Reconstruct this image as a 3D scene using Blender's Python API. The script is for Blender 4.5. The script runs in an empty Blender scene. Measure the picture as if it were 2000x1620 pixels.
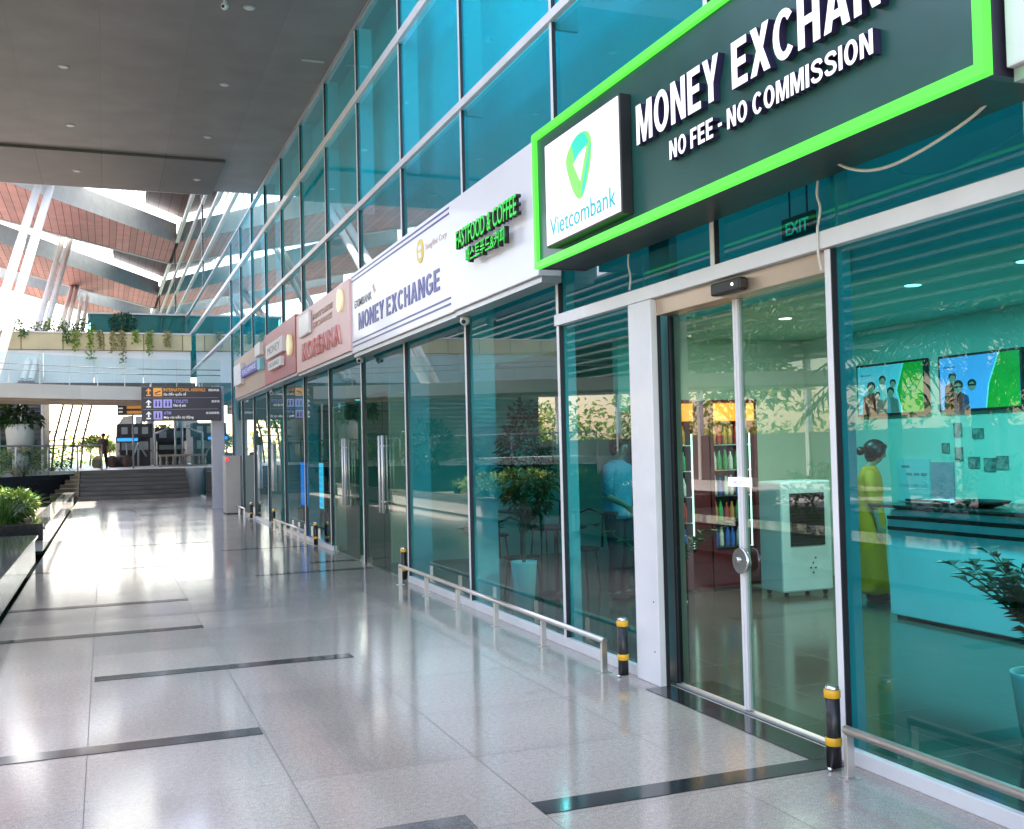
import bpy, bmesh, math, random
from mathutils import Vector, Matrix
R = math.radians
rng = random.Random(7)
SC = bpy.context.scene
COL = SC.collection

# ------------------------------------------------------------------ camera, sky, sun, exposure
F_PX, YAW, PITCH, ROLL = 2055.2, .369968, .0313319, -.0238291
CAM_H = 1.6
fw = Vector((math.sin(YAW)*math.cos(PITCH), math.cos(YAW)*math.cos(PITCH), math.sin(PITCH)))
rt = Vector((math.cos(YAW), -math.sin(YAW), 0))
up = rt.cross(fw)
r2 = rt*math.cos(ROLL)+up*math.sin(ROLL)
u2 = -rt*math.sin(ROLL)+up*math.cos(ROLL)
cd = bpy.data.cameras.new('camera')
cam = bpy.data.objects.new('camera', cd); COL.objects.link(cam)
cam.matrix_world = Matrix(((r2.x, u2.x, -fw.x, 0), (r2.y, u2.y, -fw.y, 0), (r2.z, u2.z, -fw.z, CAM_H), (0, 0, 0, 1)))
cd.sensor_fit = 'HORIZONTAL'; cd.sensor_width = 36; cd.lens = 36*F_PX/2000
cd.clip_start = .05; cd.clip_end = 3000
SC.camera = cam

SUN_EL, SUN_AZ = R(64), R(38)
w = bpy.data.worlds.new('World'); SC.world = w; w.use_nodes = True
wn = w.node_tree.nodes; wl = w.node_tree.links
bg = wn['Background']; bg.inputs['Strength'].default_value = .15
sky = wn.new('ShaderNodeTexSky'); sky.sky_type = 'NISHITA'; sky.sun_disc = False
sky.sun_elevation = SUN_EL; sky.sun_rotation = SUN_AZ
sky.air_density = 1.0; sky.dust_density = 1.0; sky.ozone_density = .5
wb = wn.new('ShaderNodeMix'); wb.data_type = 'RGBA'; wb.blend_type = 'MULTIPLY'; wb.inputs[0].default_value = 1     # hazy, slightly warm tropical sky
wb.inputs[7].default_value = (1.24, .985, .835, 1); wl.new(sky.outputs[0], wb.inputs[6]); wl.new(wb.outputs[2], bg.inputs[0])
sl = bpy.data.lights.new('sun', 'SUN'); sl.energy = 4.0; sl.angle = R(.5); sl.color = (1, .95, .87)
so = bpy.data.objects.new('sun', sl); COL.objects.link(so)
sd = Vector((math.sin(SUN_AZ)*math.cos(SUN_EL), math.cos(SUN_AZ)*math.cos(SUN_EL), math.sin(SUN_EL)))
so.rotation_euler = sd.to_track_quat('Z', 'Y').to_euler(); so.location = (20, -20, 40)
vs = SC.view_settings
vs.view_transform = 'Standard'; vs.look = 'None'; vs.gamma = 1; vs.use_curve_mapping = False
EXPO = 2.7
vs.exposure = EXPO
SC.render.engine = 'CYCLES'
cy = SC.cycles
cy.max_bounces = 10; cy.diffuse_bounces = 4; cy.glossy_bounces = 5; cy.transparent_max_bounces = 40; cy.transmission_bounces = 4
cy.sample_clamp_indirect = 6; cy.caustics_reflective = False; cy.caustics_refractive = False
cy.use_denoising = True

# ------------------------------------------------------------------ materials
MATS = {}
def nodes_of(name):
    m = bpy.data.materials.new(name); m.use_nodes = True
    nt = m.node_tree
    return m, nt, nt.nodes['Principled BSDF'], nt.nodes['Material Output']
def objco(nt, scale=(1, 1, 1)):
    t = nt.nodes.new('ShaderNodeTexCoord'); mp = nt.nodes.new('ShaderNodeMapping')
    g = nt.nodes.new('ShaderNodeNewGeometry')
    nt.links.new(g.outputs['Position'], mp.inputs[0]); mp.inputs['Scale'].default_value = scale
    return mp.outputs[0]
def ramp(nt, src, stops):
    r = nt.nodes.new('ShaderNodeValToRGB'); e = r.color_ramp.elements
    e[0].position, e[0].color = stops[0][0], (*stops[0][1], 1)
    e[1].position, e[1].color = stops[-1][0], (*stops[-1][1], 1)
    for p, c in stops[1:-1]:
        k = e.new(p); k.color = (*c, 1)
    nt.links.new(src, r.inputs[0]); return r.outputs[0]
def noise(nt, co, scale, detail=3, rough=.5):
    n = nt.nodes.new('ShaderNodeTexNoise'); n.inputs['Scale'].default_value = scale
    n.inputs['Detail'].default_value = detail; n.inputs['Roughness'].default_value = rough
    nt.links.new(co, n.inputs['Vector']); return n.outputs[0]
def mat(name, col, rough=.5, metal=0, var=.12, vscale=3, bump=0, bscale=60, emit=None, estr=0, coat=0, ior=1.5, trans=0):
    """A painted, metal or stone surface with slight uneven tone and gloss."""
    m, nt, b, out = nodes_of(name)
    b.inputs['Metallic'].default_value = metal; b.inputs['IOR'].default_value = ior
    b.inputs['Coat Weight'].default_value = coat; b.inputs['Coat Roughness'].default_value = .05
    co = objco(nt)
    if var:
        n = noise(nt, co, vscale, 5, .6)
        lo = tuple(c*(1-var) for c in col); hi = tuple(min(1, c*(1+var)) for c in col)
        nt.links.new(ramp(nt, n, [(.3, lo), (.7, hi)]), b.inputs['Base Color'])
        mr = nt.nodes.new('ShaderNodeMapRange'); mr.inputs['To Min'].default_value = max(.02, rough*.75); mr.inputs['To Max'].default_value = min(1, rough*1.3)
        nt.links.new(n, mr.inputs[0]); nt.links.new(mr.outputs[0], b.inputs['Roughness'])
    else:
        b.inputs['Base Color'].default_value = (*col, 1); b.inputs['Roughness'].default_value = rough
    if bump:
        n2 = noise(nt, co, bscale, 3); bp = nt.nodes.new('ShaderNodeBump'); bp.inputs['Strength'].default_value = bump; bp.inputs['Distance'].default_value = .01
        nt.links.new(n2, bp.inputs['Height']); nt.links.new(bp.outputs[0], b.inputs['Normal'])
    if emit:
        b.inputs['Emission Color'].default_value = (*emit, 1); b.inputs['Emission Strength'].default_value = estr/2**EXPO
    MATS[name] = m; return m
def glass(name, tint, ior=1.5, rough=0.0, gain=1.0, wob=.0):
    """Window glass: tinted see-through with a mirror-like Fresnel reflection; the tint is charged once per pane."""
    m, nt, b, out = nodes_of(name); nt.nodes.remove(b); L = nt.links
    tr = nt.nodes.new('ShaderNodeBsdfTransparent'); gl = nt.nodes.new('ShaderNodeBsdfGlossy'); gl.inputs['Roughness'].default_value = rough
    gl.inputs['Color'].default_value = (1, 1, 1, 1)
    ge = nt.nodes.new('ShaderNodeNewGeometry'); fr = nt.nodes.new('ShaderNodeFresnel'); fr.inputs['IOR'].default_value = ior
    inv = nt.nodes.new('ShaderNodeMath'); inv.operation = 'SUBTRACT'; inv.inputs[0].default_value = 1
    L.new(ge.outputs['Backfacing'], inv.inputs[1])
    mu = nt.nodes.new('ShaderNodeMath'); mu.operation = 'MULTIPLY'; L.new(fr.outputs[0], mu.inputs[0]); L.new(inv.outputs[0], mu.inputs[1])
    mg = nt.nodes.new('ShaderNodeMath'); mg.operation = 'MULTIPLY'; mg.use_clamp = True; mg.inputs[1].default_value = gain; L.new(mu.outputs[0], mg.inputs[0])
    mc = nt.nodes.new('ShaderNodeMix'); mc.data_type = 'RGBA'; mc.inputs[6].default_value = (*tint, 1); mc.inputs[7].default_value = (1, 1, 1, 1)
    L.new(ge.outputs['Backfacing'], mc.inputs[0]); L.new(mc.outputs[2], tr.inputs[0])
    if wob:
        n = noise(nt, objco(nt), .9, 2); bp = nt.nodes.new('ShaderNodeBump'); bp.inputs['Strength'].default_value = wob; bp.inputs['Distance'].default_value = .02
        L.new(n, bp.inputs['Height']); L.new(bp.outputs[0], gl.inputs['Normal'])
    mx = nt.nodes.new('ShaderNodeMixShader'); L.new(mg.outputs[0], mx.inputs[0]); L.new(tr.outputs[0], mx.inputs[1]); L.new(gl.outputs[0], mx.inputs[2])
    L.new(mx.outputs[0], out.inputs[0]); MATS[name] = m; return m
def foliage(name, dark, mid, light, trans=.35, rough=.45):
    m, nt, b, out = nodes_of(name); L = nt.links
    ge = nt.nodes.new('ShaderNodeNewGeometry')
    c = ramp(nt, ge.outputs['Random Per Island'], [(0, dark), (.5, mid), (1, light)])
    L.new(c, b.inputs['Base Color']); b.inputs['Roughness'].default_value = rough
    tl = nt.nodes.new('ShaderNodeBsdfTranslucent'); L.new(c, tl.inputs[0])
    mx = nt.nodes.new('ShaderNodeMixShader'); mx.inputs[0].default_value = trans
    L.new(b.outputs[0], mx.inputs[1]); L.new(tl.outputs[0], mx.inputs[2]); L.new(mx.outputs[0], out.inputs[0])
    MATS[name] = m; return m
def granite(name, dark, mid, light, tile=None, rough=.07, speck=170, tone=.1):
    m, nt, b, out = nodes_of(name); L = nt.links
    co = objco(nt)
    n = noise(nt, co, speck, 2, .7)
    c = ramp(nt, n, [(.32, dark), (.5, mid), (.68, light)])
    n3 = noise(nt, co, 34, 3, .7)
    n2 = noise(nt, co, .55, 4)
    def mulrgb(a, fac_col):
        k = nt.nodes.new('ShaderNodeMix'); k.data_type = 'RGBA'; k.blend_type = 'MULTIPLY'; k.inputs[0].default_value = 1
        L.new(a, k.inputs[6]); L.new(fac_col, k.inputs[7]); return k.outputs[2]
    c = mulrgb(c, ramp(nt, n3, [(.3, (.82, .82, .82)), (.7, (1.12, 1.12, 1.12))]))
    c = mulrgb(c, ramp(nt, n2, [(.3, (1-tone,)*3), (.7, (1+tone,)*3)]))
    rr = nt.nodes.new('ShaderNodeMapRange'); rr.inputs['To Min'].default_value = rough*.7; rr.inputs['To Max'].default_value = rough*1.5
    L.new(noise(nt, co, 2.2, 5, .65), rr.inputs[0]); rsock = rr.outputs[0]
    if tile:
        px, py, ox, oy = tile
        sp = nt.nodes.new('ShaderNodeSeparateXYZ'); L.new(co, sp.inputs[0])
        def cellline(axis, pitch, off):
            a = nt.nodes.new('ShaderNodeMath'); a.operation = 'SUBTRACT'; L.new(sp.outputs[axis], a.inputs[0]); a.inputs[1].default_value = off
            d = nt.nodes.new('ShaderNodeMath'); d.operation = 'DIVIDE'; L.new(a.outputs[0], d.inputs[0]); d.inputs[1].default_value = pitch
            fl = nt.nodes.new('ShaderNodeMath'); fl.operation = 'FLOOR'; L.new(d.outputs[0], fl.inputs[0])
            fr = nt.nodes.new('ShaderNodeMath'); fr.operation = 'FRACT'; L.new(d.outputs[0], fr.inputs[0])
            pp = nt.nodes.new('ShaderNodeMath'); pp.operation = 'PINGPONG'; L.new(fr.outputs[0], pp.inputs[0]); pp.inputs[1].default_value = .5
            ls = nt.nodes.new('ShaderNodeMath'); ls.operation = 'LESS_THAN'; L.new(pp.outputs[0], ls.inputs[0]); ls.inputs[1].default_value = .0022/pitch
            return ls.outputs[0], fl.outputs[0]
        lx, fx_ = cellline(0, px, ox); ly, fy_ = cellline(1, py, oy)
        mxl = nt.nodes.new('ShaderNodeMath'); mxl.operation = 'MAXIMUM'; L.new(lx, mxl.inputs[0]); L.new(ly, mxl.inputs[1])
        cb = nt.nodes.new('ShaderNodeCombineXYZ'); L.new(fx_, cb.inputs[0]); L.new(fy_, cb.inputs[1])
        wn_ = nt.nodes.new('ShaderNodeTexWhiteNoise'); wn_.noise_dimensions = '2D'; L.new(cb.outputs[0], wn_.inputs['Vector'])
        c = mulrgb(c, ramp(nt, wn_.outputs['Value'], [(0, (.93, .93, .935)), (1, (1.04, 1.04, 1.035))]))
        jm = nt.nodes.new('ShaderNodeMix'); jm.data_type = 'RGBA'; L.new(mxl.outputs[0], jm.inputs[0]); L.new(c, jm.inputs[6]); jm.inputs[7].default_value = (.09, .085, .08, 1)
        c = jm.outputs[2]
        sv = nt.nodes.new('ShaderNodeMapRange'); sv.inputs['To Min'].default_value = .9; sv.inputs['To Max'].default_value = 1.12; L.new(wn_.outputs['Value'], sv.inputs[0])
        sm = nt.nodes.new('ShaderNodeMath'); sm.operation = 'MULTIPLY'; L.new(rsock, sm.inputs[0]); L.new(sv.outputs[0], sm.inputs[1]); rsock = sm.outputs[0]
        rm = nt.nodes.new('ShaderNodeMix'); rm.data_type = 'FLOAT'; L.new(mxl.outputs[0], rm.inputs[0]); L.new(rsock, rm.inputs[2]); rm.inputs[3].default_value = .6
        rsock = rm.outputs[0]
    L.new(c, b.inputs['Base Color']); L.new(rsock, b.inputs['Roughness'])
    b.inputs['IOR'].default_value = 1.6
    MATS[name] = m; return m
def planks(name, col, pitch, axis=0, rough=.6, gap=(.06, .02, .015), width=.07, var=.14):
    m, nt, b, out = nodes_of(name); L = nt.links
    co = objco(nt); sp = nt.nodes.new('ShaderNodeSeparateXYZ'); L.new(co, sp.inputs[0])
    d = nt.nodes.new('ShaderNodeMath'); d.operation = 'DIVIDE'; L.new(sp.outputs[axis], d.inputs[0]); d.inputs[1].default_value = pitch
    fl = nt.nodes.new('ShaderNodeMath'); fl.operation = 'FLOOR'; L.new(d.outputs[0], fl.inputs[0])
    fr = nt.nodes.new('ShaderNodeMath'); fr.operation = 'FRACT'; L.new(d.outputs[0], fr.inputs[0])
    ls = nt.nodes.new('ShaderNodeMath'); ls.operation = 'LESS_THAN'; L.new(fr.outputs[0], ls.inputs[0]); ls.inputs[1].default_value = width
    wn_ = nt.nodes.new('ShaderNodeTexWhiteNoise'); wn_.noise_dimensions = '1D'; L.new(fl.outputs[0], wn_.inputs['W'])
    c = ramp(nt, wn_.outputs['Value'], [(0, tuple(x*(1-var) for x in col)), (1, tuple(min(1, x*(1+var)) for x in col))])
    n = ramp(nt, noise(nt, co, 1.3, 4), [(.3, (.85,)*3), (.7, (1.1,)*3)])
    k = nt.nodes.new('ShaderNodeMix'); k.data_type = 'RGBA'; k.blend_type = 'MULTIPLY'; k.inputs[0].default_value = 1; L.new(c, k.inputs[6]); L.new(n, k.inputs[7])
    j = nt.nodes.new('ShaderNodeMix'); j.data_type = 'RGBA'; L.new(ls.outputs[0], j.inputs[0]); L.new(k.outputs[2], j.inputs[6]); j.inputs[7].default_value = (*gap, 1)
    L.new(j.outputs[2], b.inputs['Base Color']); b.inputs['Roughness'].default_value = rough
    MATS[name] = m; return m

M = MATS
TILE_X, TILE_Y = .94, .985
granite('floor_granite', (.215, .186, .160), (.385, .340, .298), (.545, .49, .437), tile=(TILE_X, TILE_Y, .835, .30), rough=.115)
granite('black_granite', (.012, .013, .015), (.02, .021, .024), (.045, .046, .05), rough=.09)
granite('bench_granite', (.10, .10, .10), (.17, .165, .16), (.28, .27, .26), rough=.06)
granite('bench_side', (.42, .40, .38), (.58, .56, .54), (.68, .66, .64), rough=.1)
granite('step_stone', (.022, .02, .02), (.04, .036, .037), (.07, .065, .066), rough=.4)
granite('landing_stone', (.45, .40, .38), (.58, .53, .50), (.66, .62, .6), tile=(1.2, 1.2, 0, 0), rough=.35)
granite('shop_tile', (.06, .06, .05), (.09, .09, .075), (.13, .125, .11), tile=(.8, .8, .1, .2), rough=.12)
mat('earth', (.09, .07, .05), .9, var=.3, vscale=2)
mat('lawn_ground', (.06, .09, .03), .9, var=.35, vscale=1.5)
mat('asphalt', (.06, .06, .06), .85, var=.25, vscale=4)
mat('white_aluminium', (.82, .80, .81), .32, metal=.0, var=.05, coat=.2)
mat('grey_aluminium', (.52, .52, .54), .35, metal=.6, var=.08)
mat('dark_gasket', (.02, .022, .028), .4, var=.1)
mat('steel', (.70, .65, .61), .3, metal=.9, var=.03, vscale=5)
mat('handle_steel', (.85, .82, .80), .35, metal=.45, var=.05)
mat('chrome', (.75, .74, .73), .14, metal=1, var=.05)
mat('brass_header', (.62, .47, .36), .3, metal=.7, var=.1)
mat('white_paint', (.78, .78, .76), .6, var=.05)
mat('blind_white', (.86, .88, .88), .7, var=.06, vscale=1)
mat('interior_white', (.56, .74, .66), .6, var=.06, vscale=.8)
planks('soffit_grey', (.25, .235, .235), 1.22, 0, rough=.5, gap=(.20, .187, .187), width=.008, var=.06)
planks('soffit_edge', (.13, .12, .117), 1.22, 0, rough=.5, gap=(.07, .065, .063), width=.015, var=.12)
mat('beam_grey', (.78, .78, .82), .5, var=.08)
mat('beam_trim', (.75, .70, .68), .5, var=.06)
planks('terracotta', (.76, .36, .31), .31, 0)
planks('brown_slats', (.12, .085, .066), .5, 0, gap=(.02, .015, .012))
mat('column_white', (.88, .90, .88), .4, var=.05, vscale=1)
mat('bridge_cream', (.82, .76, .72), .5, var=.07, vscale=1)
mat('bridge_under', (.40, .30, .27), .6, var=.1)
mat('panel_white', (.80, .82, .83), .4, var=.05, vscale=.7)
planks('planter_stone', (.62, .52, .30), 1.5, 0, gap=(.2, .16, .08), width=.03, var=.1)
mat('pillar_lavender', (.50, .50, .58), .35, var=.05, vscale=1)
mat('cabinet_beige', (.48, .46, .44), .4, var=.06)
mat('sign_white', (.80, .79, .82), .35, var=.03, vscale=1, coat=.15)
mat('sign_green', (.014, .085, .072), .32, var=.12, vscale=2, coat=.1)
mat('letter_side', (.03, .02, .075), .4, var=.1)
mat('black_plastic', (.015, .015, .016), .4, var=.15)
mat('letter_white', (.85, .85, .85), .4, var=0, emit=(1, 1, 1), estr=.75)
mat('green_led', (.03, .5, .02), .4, var=0, emit=(.12, 1.0, .07), estr=1.1)
mat('green_letter', (.02, .7, .05), .3, var=0, emit=(.01, .9, .05), estr=.45)
mat('green_letter_pale', (.5, .9, .55), .3, var=0)
mat('light_box', (.85, .85, .86), .4, var=0, emit=(1, 1, 1), estr=.8)
mat('logo_lime', (.25, .75, .12), .4, var=0, emit=(.22, 1, .2), estr=.4)
mat('logo_teal', (.02, .55, .42), .4, var=0, emit=(.05, .85, .55), estr=.4)
mat('logo_word', (.0, .42, .48), .4, var=0, emit=(0, .35, .4), estr=.25)
mat('navy', (.05, .055, .28), .4, var=.05)
mat('grey_ink', (.30, .30, .34), .5, var=.05)
mat('tan_ink', (.62, .47, .40), .5, var=.05)
mat('yellow_logo', (.85, .62, .05), .4, var=.03)
mat('sign_pink', (.84, .54, .52), .4, var=.06, vscale=1)
mat('sign_red', (.72, .12, .13), .4, var=.06)
mat('sign_maroon', (.50, .14, .15), .4, var=.08, vscale=1)
mat('sign_tan', (.50, .38, .30), .45, var=.08, vscale=1)
mat('lamp_disc_yellow', (.85, .82, .5), .4, var=0, emit=(.95, .9, .5), estr=.35)
mat('sign_blue', (.09, .11, .55), .4, var=.05)
mat('sign_cyan', (.2, .62, .75), .4, var=.05)
mat('board_dark', (.045, .04, .065), .35, var=.08)
mat('board_orange', (.85, .36, .06), .4, var=0, emit=(1, .42, .08), estr=.35)
mat('board_white', (.85, .85, .85), .4, var=0, emit=(1, 1, 1), estr=.4)
mat('board_violet', (.42, .38, .85), .4, var=0, emit=(.5, .45, 1), estr=.25)
mat('board_line', (.3, .3, .42), .4, var=0)
mat('bollard_black', (.018, .018, .02), .3, var=.15)
mat('reflective_yellow', (.85, .45, .02), .35, var=.06)
mat('red_lamp', (.8, .04, .06), .3, var=0, emit=(1, .05, .08), estr=1.2)
mat('camera_white', (.75, .75, .74), .35, var=.04)
mat('cable_white', (.72, .70, .66), .5, var=.06)
mat('ceiling_lamp', (.9, .9, .9), .4, var=0, emit=(1, .98, .94), estr=6)
mat('soffit_lamp', (.55, .55, .55), .4, var=0)
mat('screen_blue', (.02, .12, .6), .3, var=0, emit=(.03, .30, 1), estr=1.6)
mat('screen_text', (.5, .75, .9), .3, var=0, emit=(.45, .8, 1), estr=1.6)
mat('tv_pale', (.3, .5, .6), .25, var=.1, vscale=2, emit=(.45, .68, .82), estr=.6)
mat('tv_blue', (.15, .3, .7), .25, var=.1, vscale=2, emit=(.32, .50, 1), estr=.8)
mat('tv_green', (.02, .4, .05), .25, var=.15, vscale=3, emit=(.02, .45, .04), estr=.42)
mat('tv_green_soft', (.02, .3, .1), .25, var=.15, vscale=3, emit=(.1, .6, .25), estr=.5)
mat('tv_line', (.4, .7, .7), .25, var=0, emit=(.5, .95, .9), estr=.7)
mat('pic_red', (.5, .05, .06), .5, var=.15, emit=(.5, .05, .06), estr=.35)
mat('pic_white', (.6, .6, .62), .5, var=.15, emit=(.7, .7, .75), estr=.35)
mat('pic_skin', (.5, .3, .22), .5, var=.1, emit=(.5, .3, .24), estr=.35)
mat('pic_dark', (.02, .02, .025), .5, var=.1)
mat('pic_khaki', (.3, .24, .12), .5, var=.2, emit=(.3, .25, .12), estr=.3)
mat('counter_white', (.62, .82, .90), .35, var=.04, coat=.2)
mat('counter_dark', (.02, .025, .025), .25, var=.1)
mat('cooler_white', (.52, .74, .86), .4, var=.05)
mat('cooler_grille', (.03, .035, .045), .5, var=.2, vscale=20)
mat('pot_white', (.78, .78, .76), .35, var=.04)
mat('pot_grey', (.55, .53, .52), .5, var=.08)
mat('wood_dark', (.05, .03, .025), .4, var=.2)
mat('fridge_red', (.12, .015, .02), .3, var=.1)
mat('fridge_black', (.02, .02, .022), .35, var=.1)
mat('fridge_glow', (.9, .35, .05), .4, var=.2, vscale=6, emit=(1, .26, .03), estr=1.8)
mat('fridge_back', (.10, .22, .22), .4, var=.2, vscale=5)
mat('led_white', (.9, .95, 1), .4, var=0, emit=(.75, 1, .95), estr=3)
for nm, c in (('drink_green', (.05, .35, .12)), ('drink_white', (.6, .62, .62)), ('drink_amber', (.45, .25, .04)), ('drink_blue', (.03, .12, .5)), ('drink_red', (.5, .04, .04))):
    mat(nm, c, .2, var=.2, vscale=20)
mat('paper_blue', (.42, .68, .74), .7, var=.04)
mat('paper_pink', (.60, .36, .46), .7, var=.04)
mat('photo_print', (.22, .27, .26), .4, var=.75, vscale=22)
mat('skin', (.42, .25, .17), .5, var=.06)
mat('hair_black', (.012, .010, .010), .4, var=.2, vscale=40)
mat('dress_yellow', (.98, .27, .004), .7, var=.1, vscale=4, bump=.2, bscale=9)
mat('shirt_blue', (.12, .30, .42), .7, var=.1)
mat('cloth_dark', (.03, .03, .035), .8, var=.15)
mat('cloth_brown', (.12, .07, .06), .8, var=.15)
mat('shoe_dark', (.03, .02, .02), .5, var=.1)
mat('kiosk_dark', (.07, .06, .065), .5, var=.2)
mat('kiosk_teal', (.01, .17, .165), .5, var=.15)
mat('kiosk_grey', (.12, .12, .13), .5, var=.15)
mat('pale_grey', (.55, .55, .56), .5, var=.08)
mat('tactile_yellow', (.45, .38, .05), .6, var=.2)
planks('louvre_beige', (.70, .64, .48), .22, 2, gap=(.35, .31, .22), width=.12)
mat('louvre_dark', (.05, .06, .055), .6, var=.15)
mat('louvre_grey', (.16, .17, .17), .5, var=.1)
mat('stone_rail', (.6, .5, .45), .5, var=.1)
mat('bark', (.16, .12, .09), .9, var=.3, vscale=12, bump=.4, bscale=25)
foliage('leaf_dark', (.012, .035, .010), (.025, .07, .018), (.05, .11, .03), .25)
foliage('leaf_mid', (.03, .085, .015), (.06, .15, .025), (.11, .23, .04), .35)
foliage('leaf_lime', (.13, .22, .03), (.24, .34, .05), (.40, .47, .10), .5)
foliage('leaf_dry', (.2, .19, .06), (.32, .30, .11), (.42, .39, .18), .45)
glass('glass_teal', (.085, .56, .62), 1.5, gain=1.05, wob=.02)
glass('glass_spandrel', (.005, .84, .98), 1.6, gain=1.1, wob=.02)
glass('glass_far', (.10, .62, .70), 1.7, gain=1.15, wob=.02)
glass('glass_door', (.40, .60, .50), 1.5, gain=1.15, wob=.02)
glass('glass_clear', (.78, .90, .88), 1.5)
glass('glass_kiosk', (.3, .8, .78), 1.4, gain=.25)
m_, nt_, b_, o_ = nodes_of('skylight'); tl_ = nt_.nodes.new('ShaderNodeBsdfTranslucent'); tl_.inputs[0].default_value = (.85, .85, .78, 1)
b_.inputs['Base Color'].default_value = (.8, .8, .75, 1); mx_ = nt_.nodes.new('ShaderNodeMixShader'); mx_.inputs[0].default_value = .7
nt_.links.new(b_.outputs[0], mx_.inputs[1]); nt_.links.new(tl_.outputs[0], mx_.inputs[2]); nt_.links.new(mx_.outputs[0], o_.inputs[0]); MATS['skylight'] = m_

# ------------------------------------------------------------------ object helpers
def tag(o, label=None, cat=None, group=None, kind=None):
    if label: o['label'] = label
    if cat: o['category'] = cat
    if group: o['group'] = group
    if kind: o['kind'] = kind
    return o
def link(o, parent=None):
    COL.objects.link(o)
    if parent is not None: o.parent = parent
    return o
def thing(name, loc, label, cat, group=None):
    o = bpy.data.objects.new(name, None); o.location = loc; o.empty_display_size = .2
    return tag(link(o), label, cat, group)
def origin(o):
    v = Vector((0, 0, 0))
    while o is not None:
        v = v+o.location; o = o.parent
    return v
class MB:
    """Collects shapes in world coordinates and links them as one mesh object."""
    def __init__(s): s.bm = bmesh.new()
    def face(s, pts):
        return s.bm.faces.new([s.bm.verts.new(p) for p in pts])
    def box(s, x0, x1, y0, y1, z0, z1, bev=0):
        x0, x1 = min(x0, x1), max(x0, x1); y0, y1 = min(y0, y1), max(y0, y1); z0, z1 = min(z0, z1), max(z0, z1)
        v = [s.bm.verts.new(p) for p in ((x0, y0, z0), (x1, y0, z0), (x1, y1, z0), (x0, y1, z0), (x0, y0, z1), (x1, y0, z1), (x1, y1, z1), (x0, y1, z1))]
        fs = [s.bm.faces.new([v[i] for i in f]) for f in ((0, 3, 2, 1), (4, 5, 6, 7), (0, 1, 5, 4), (1, 2, 6, 5), (2, 3, 7, 6), (3, 0, 4, 7))]
        if bev:
            es = list({e for f in fs for e in f.edges})
            bmesh.ops.bevel(s.bm, geom=es, offset=bev, segments=2, affect='EDGES', profile=.5)
        return s
    def prism(s, poly, z0, z1):
        """vertical extrusion of an xy polygon"""
        a = [s.bm.verts.new((p[0], p[1], z0)) for p in poly]; b = [s.bm.verts.new((p[0], p[1], z1)) for p in poly]
        n = len(poly)
        s.bm.faces.new(a[::-1]); s.bm.faces.new(b)
        for i in range(n): s.bm.faces.new((a[i], a[(i+1) % n], b[(i+1) % n], b[i]))
        bmesh.ops.recalc_face_normals(s.bm, faces=s.bm.faces[:]); return s
    def extr(s, pts, d):
        """extrude a planar outline along vector d"""
        d = Vector(d); a = [s.bm.verts.new(p) for p in pts]; b = [s.bm.verts.new(Vector(p)+d) for p in pts]; n = len(pts)
        fs = [s.bm.faces.new(a[::-1]), s.bm.faces.new(b)]
        for i in range(n): fs.append(s.bm.faces.new((a[i], a[(i+1) % n], b[(i+1) % n], b[i])))
        bmesh.ops.recalc_face_normals(s.bm, faces=fs); return s
    def tube(s, pts, rad, seg=10, cap=True):
        """round bar along points; rad is a number or one per point"""
        pts = [Vector(p) for p in pts]; n = len(pts)
        rads = rad if isinstance(rad, (list, tuple)) else [rad]*n
        rings = []; ref = None
        for i, p in enumerate(pts):
            d = (pts[min(i+1, n-1)]-pts[max(i-1, 0)]).normalized()
            if ref is None: ref = Vector((0, 0, 1)) if abs(d.z) < .9 else Vector((1, 0, 0))
            a = d.cross(ref).normalized(); b = d.cross(a).normalized()
            rings.append([s.bm.verts.new(p+(a*math.cos(t)+b*math.sin(t))*rads[i]) for t in (2*math.pi*k/seg for k in range(seg))])
        fs = []
        for i in range(n-1):
            for k in range(seg):
                fs.append(s.bm.faces.new((rings[i][k], rings[i][(k+1) % seg], rings[i+1][(k+1) % seg], rings[i+1][k])))
        if cap: fs.append(s.bm.faces.new(rings[0][::-1])); fs.append(s.bm.faces.new(rings[-1]))
        for f in fs: f.smooth = len(f.verts) == 4
        bmesh.ops.recalc_face_normals(s.bm, faces=fs); return s
    def lathe(s, c, prof, seg=20, sx=1, sy=1):
        """stack of (radius, z) rings round a vertical axis"""
        rings = [[s.bm.verts.new((c[0]+r*sx*math.cos(2*math.pi*k/seg), c[1]+r*sy*math.sin(2*math.pi*k/seg), c[2]+z)) for k in range(seg)] for r, z in prof]
        fs = []
        for i in range(len(prof)-1):
            for k in range(seg): fs.append(s.bm.faces.new((rings[i][k], rings[i][(k+1) % seg], rings[i+1][(k+1) % seg], rings[i+1][k])))
        for f in fs: f.smooth = True
        fs.append(s.bm.faces.new(rings[0][::-1])); fs.append(s.bm.faces.new(rings[-1]))
        bmesh.ops.recalc_face_normals(s.bm, faces=fs); return s
    def loft(s, rings, seg=18):
        """rings: (cx, cy, cz, rx, ry); closed ends"""
        rs = [[s.bm.verts.new((c[0]+c[3]*math.cos(2*math.pi*k/seg), c[1]+c[4]*math.sin(2*math.pi*k/seg), c[2])) for k in range(seg)] for c in rings]
        fs = []
        for i in range(len(rs)-1):
            for k in range(seg): fs.append(s.bm.faces.new((rs[i][k], rs[i][(k+1) % seg], rs[i+1][(k+1) % seg], rs[i+1][k])))
        for f in fs: f.smooth = True
        fs.append(s.bm.faces.new(rs[0][::-1])); fs.append(s.bm.faces.new(rs[-1]))
        bmesh.ops.recalc_face_normals(s.bm, faces=fs); return s
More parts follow.
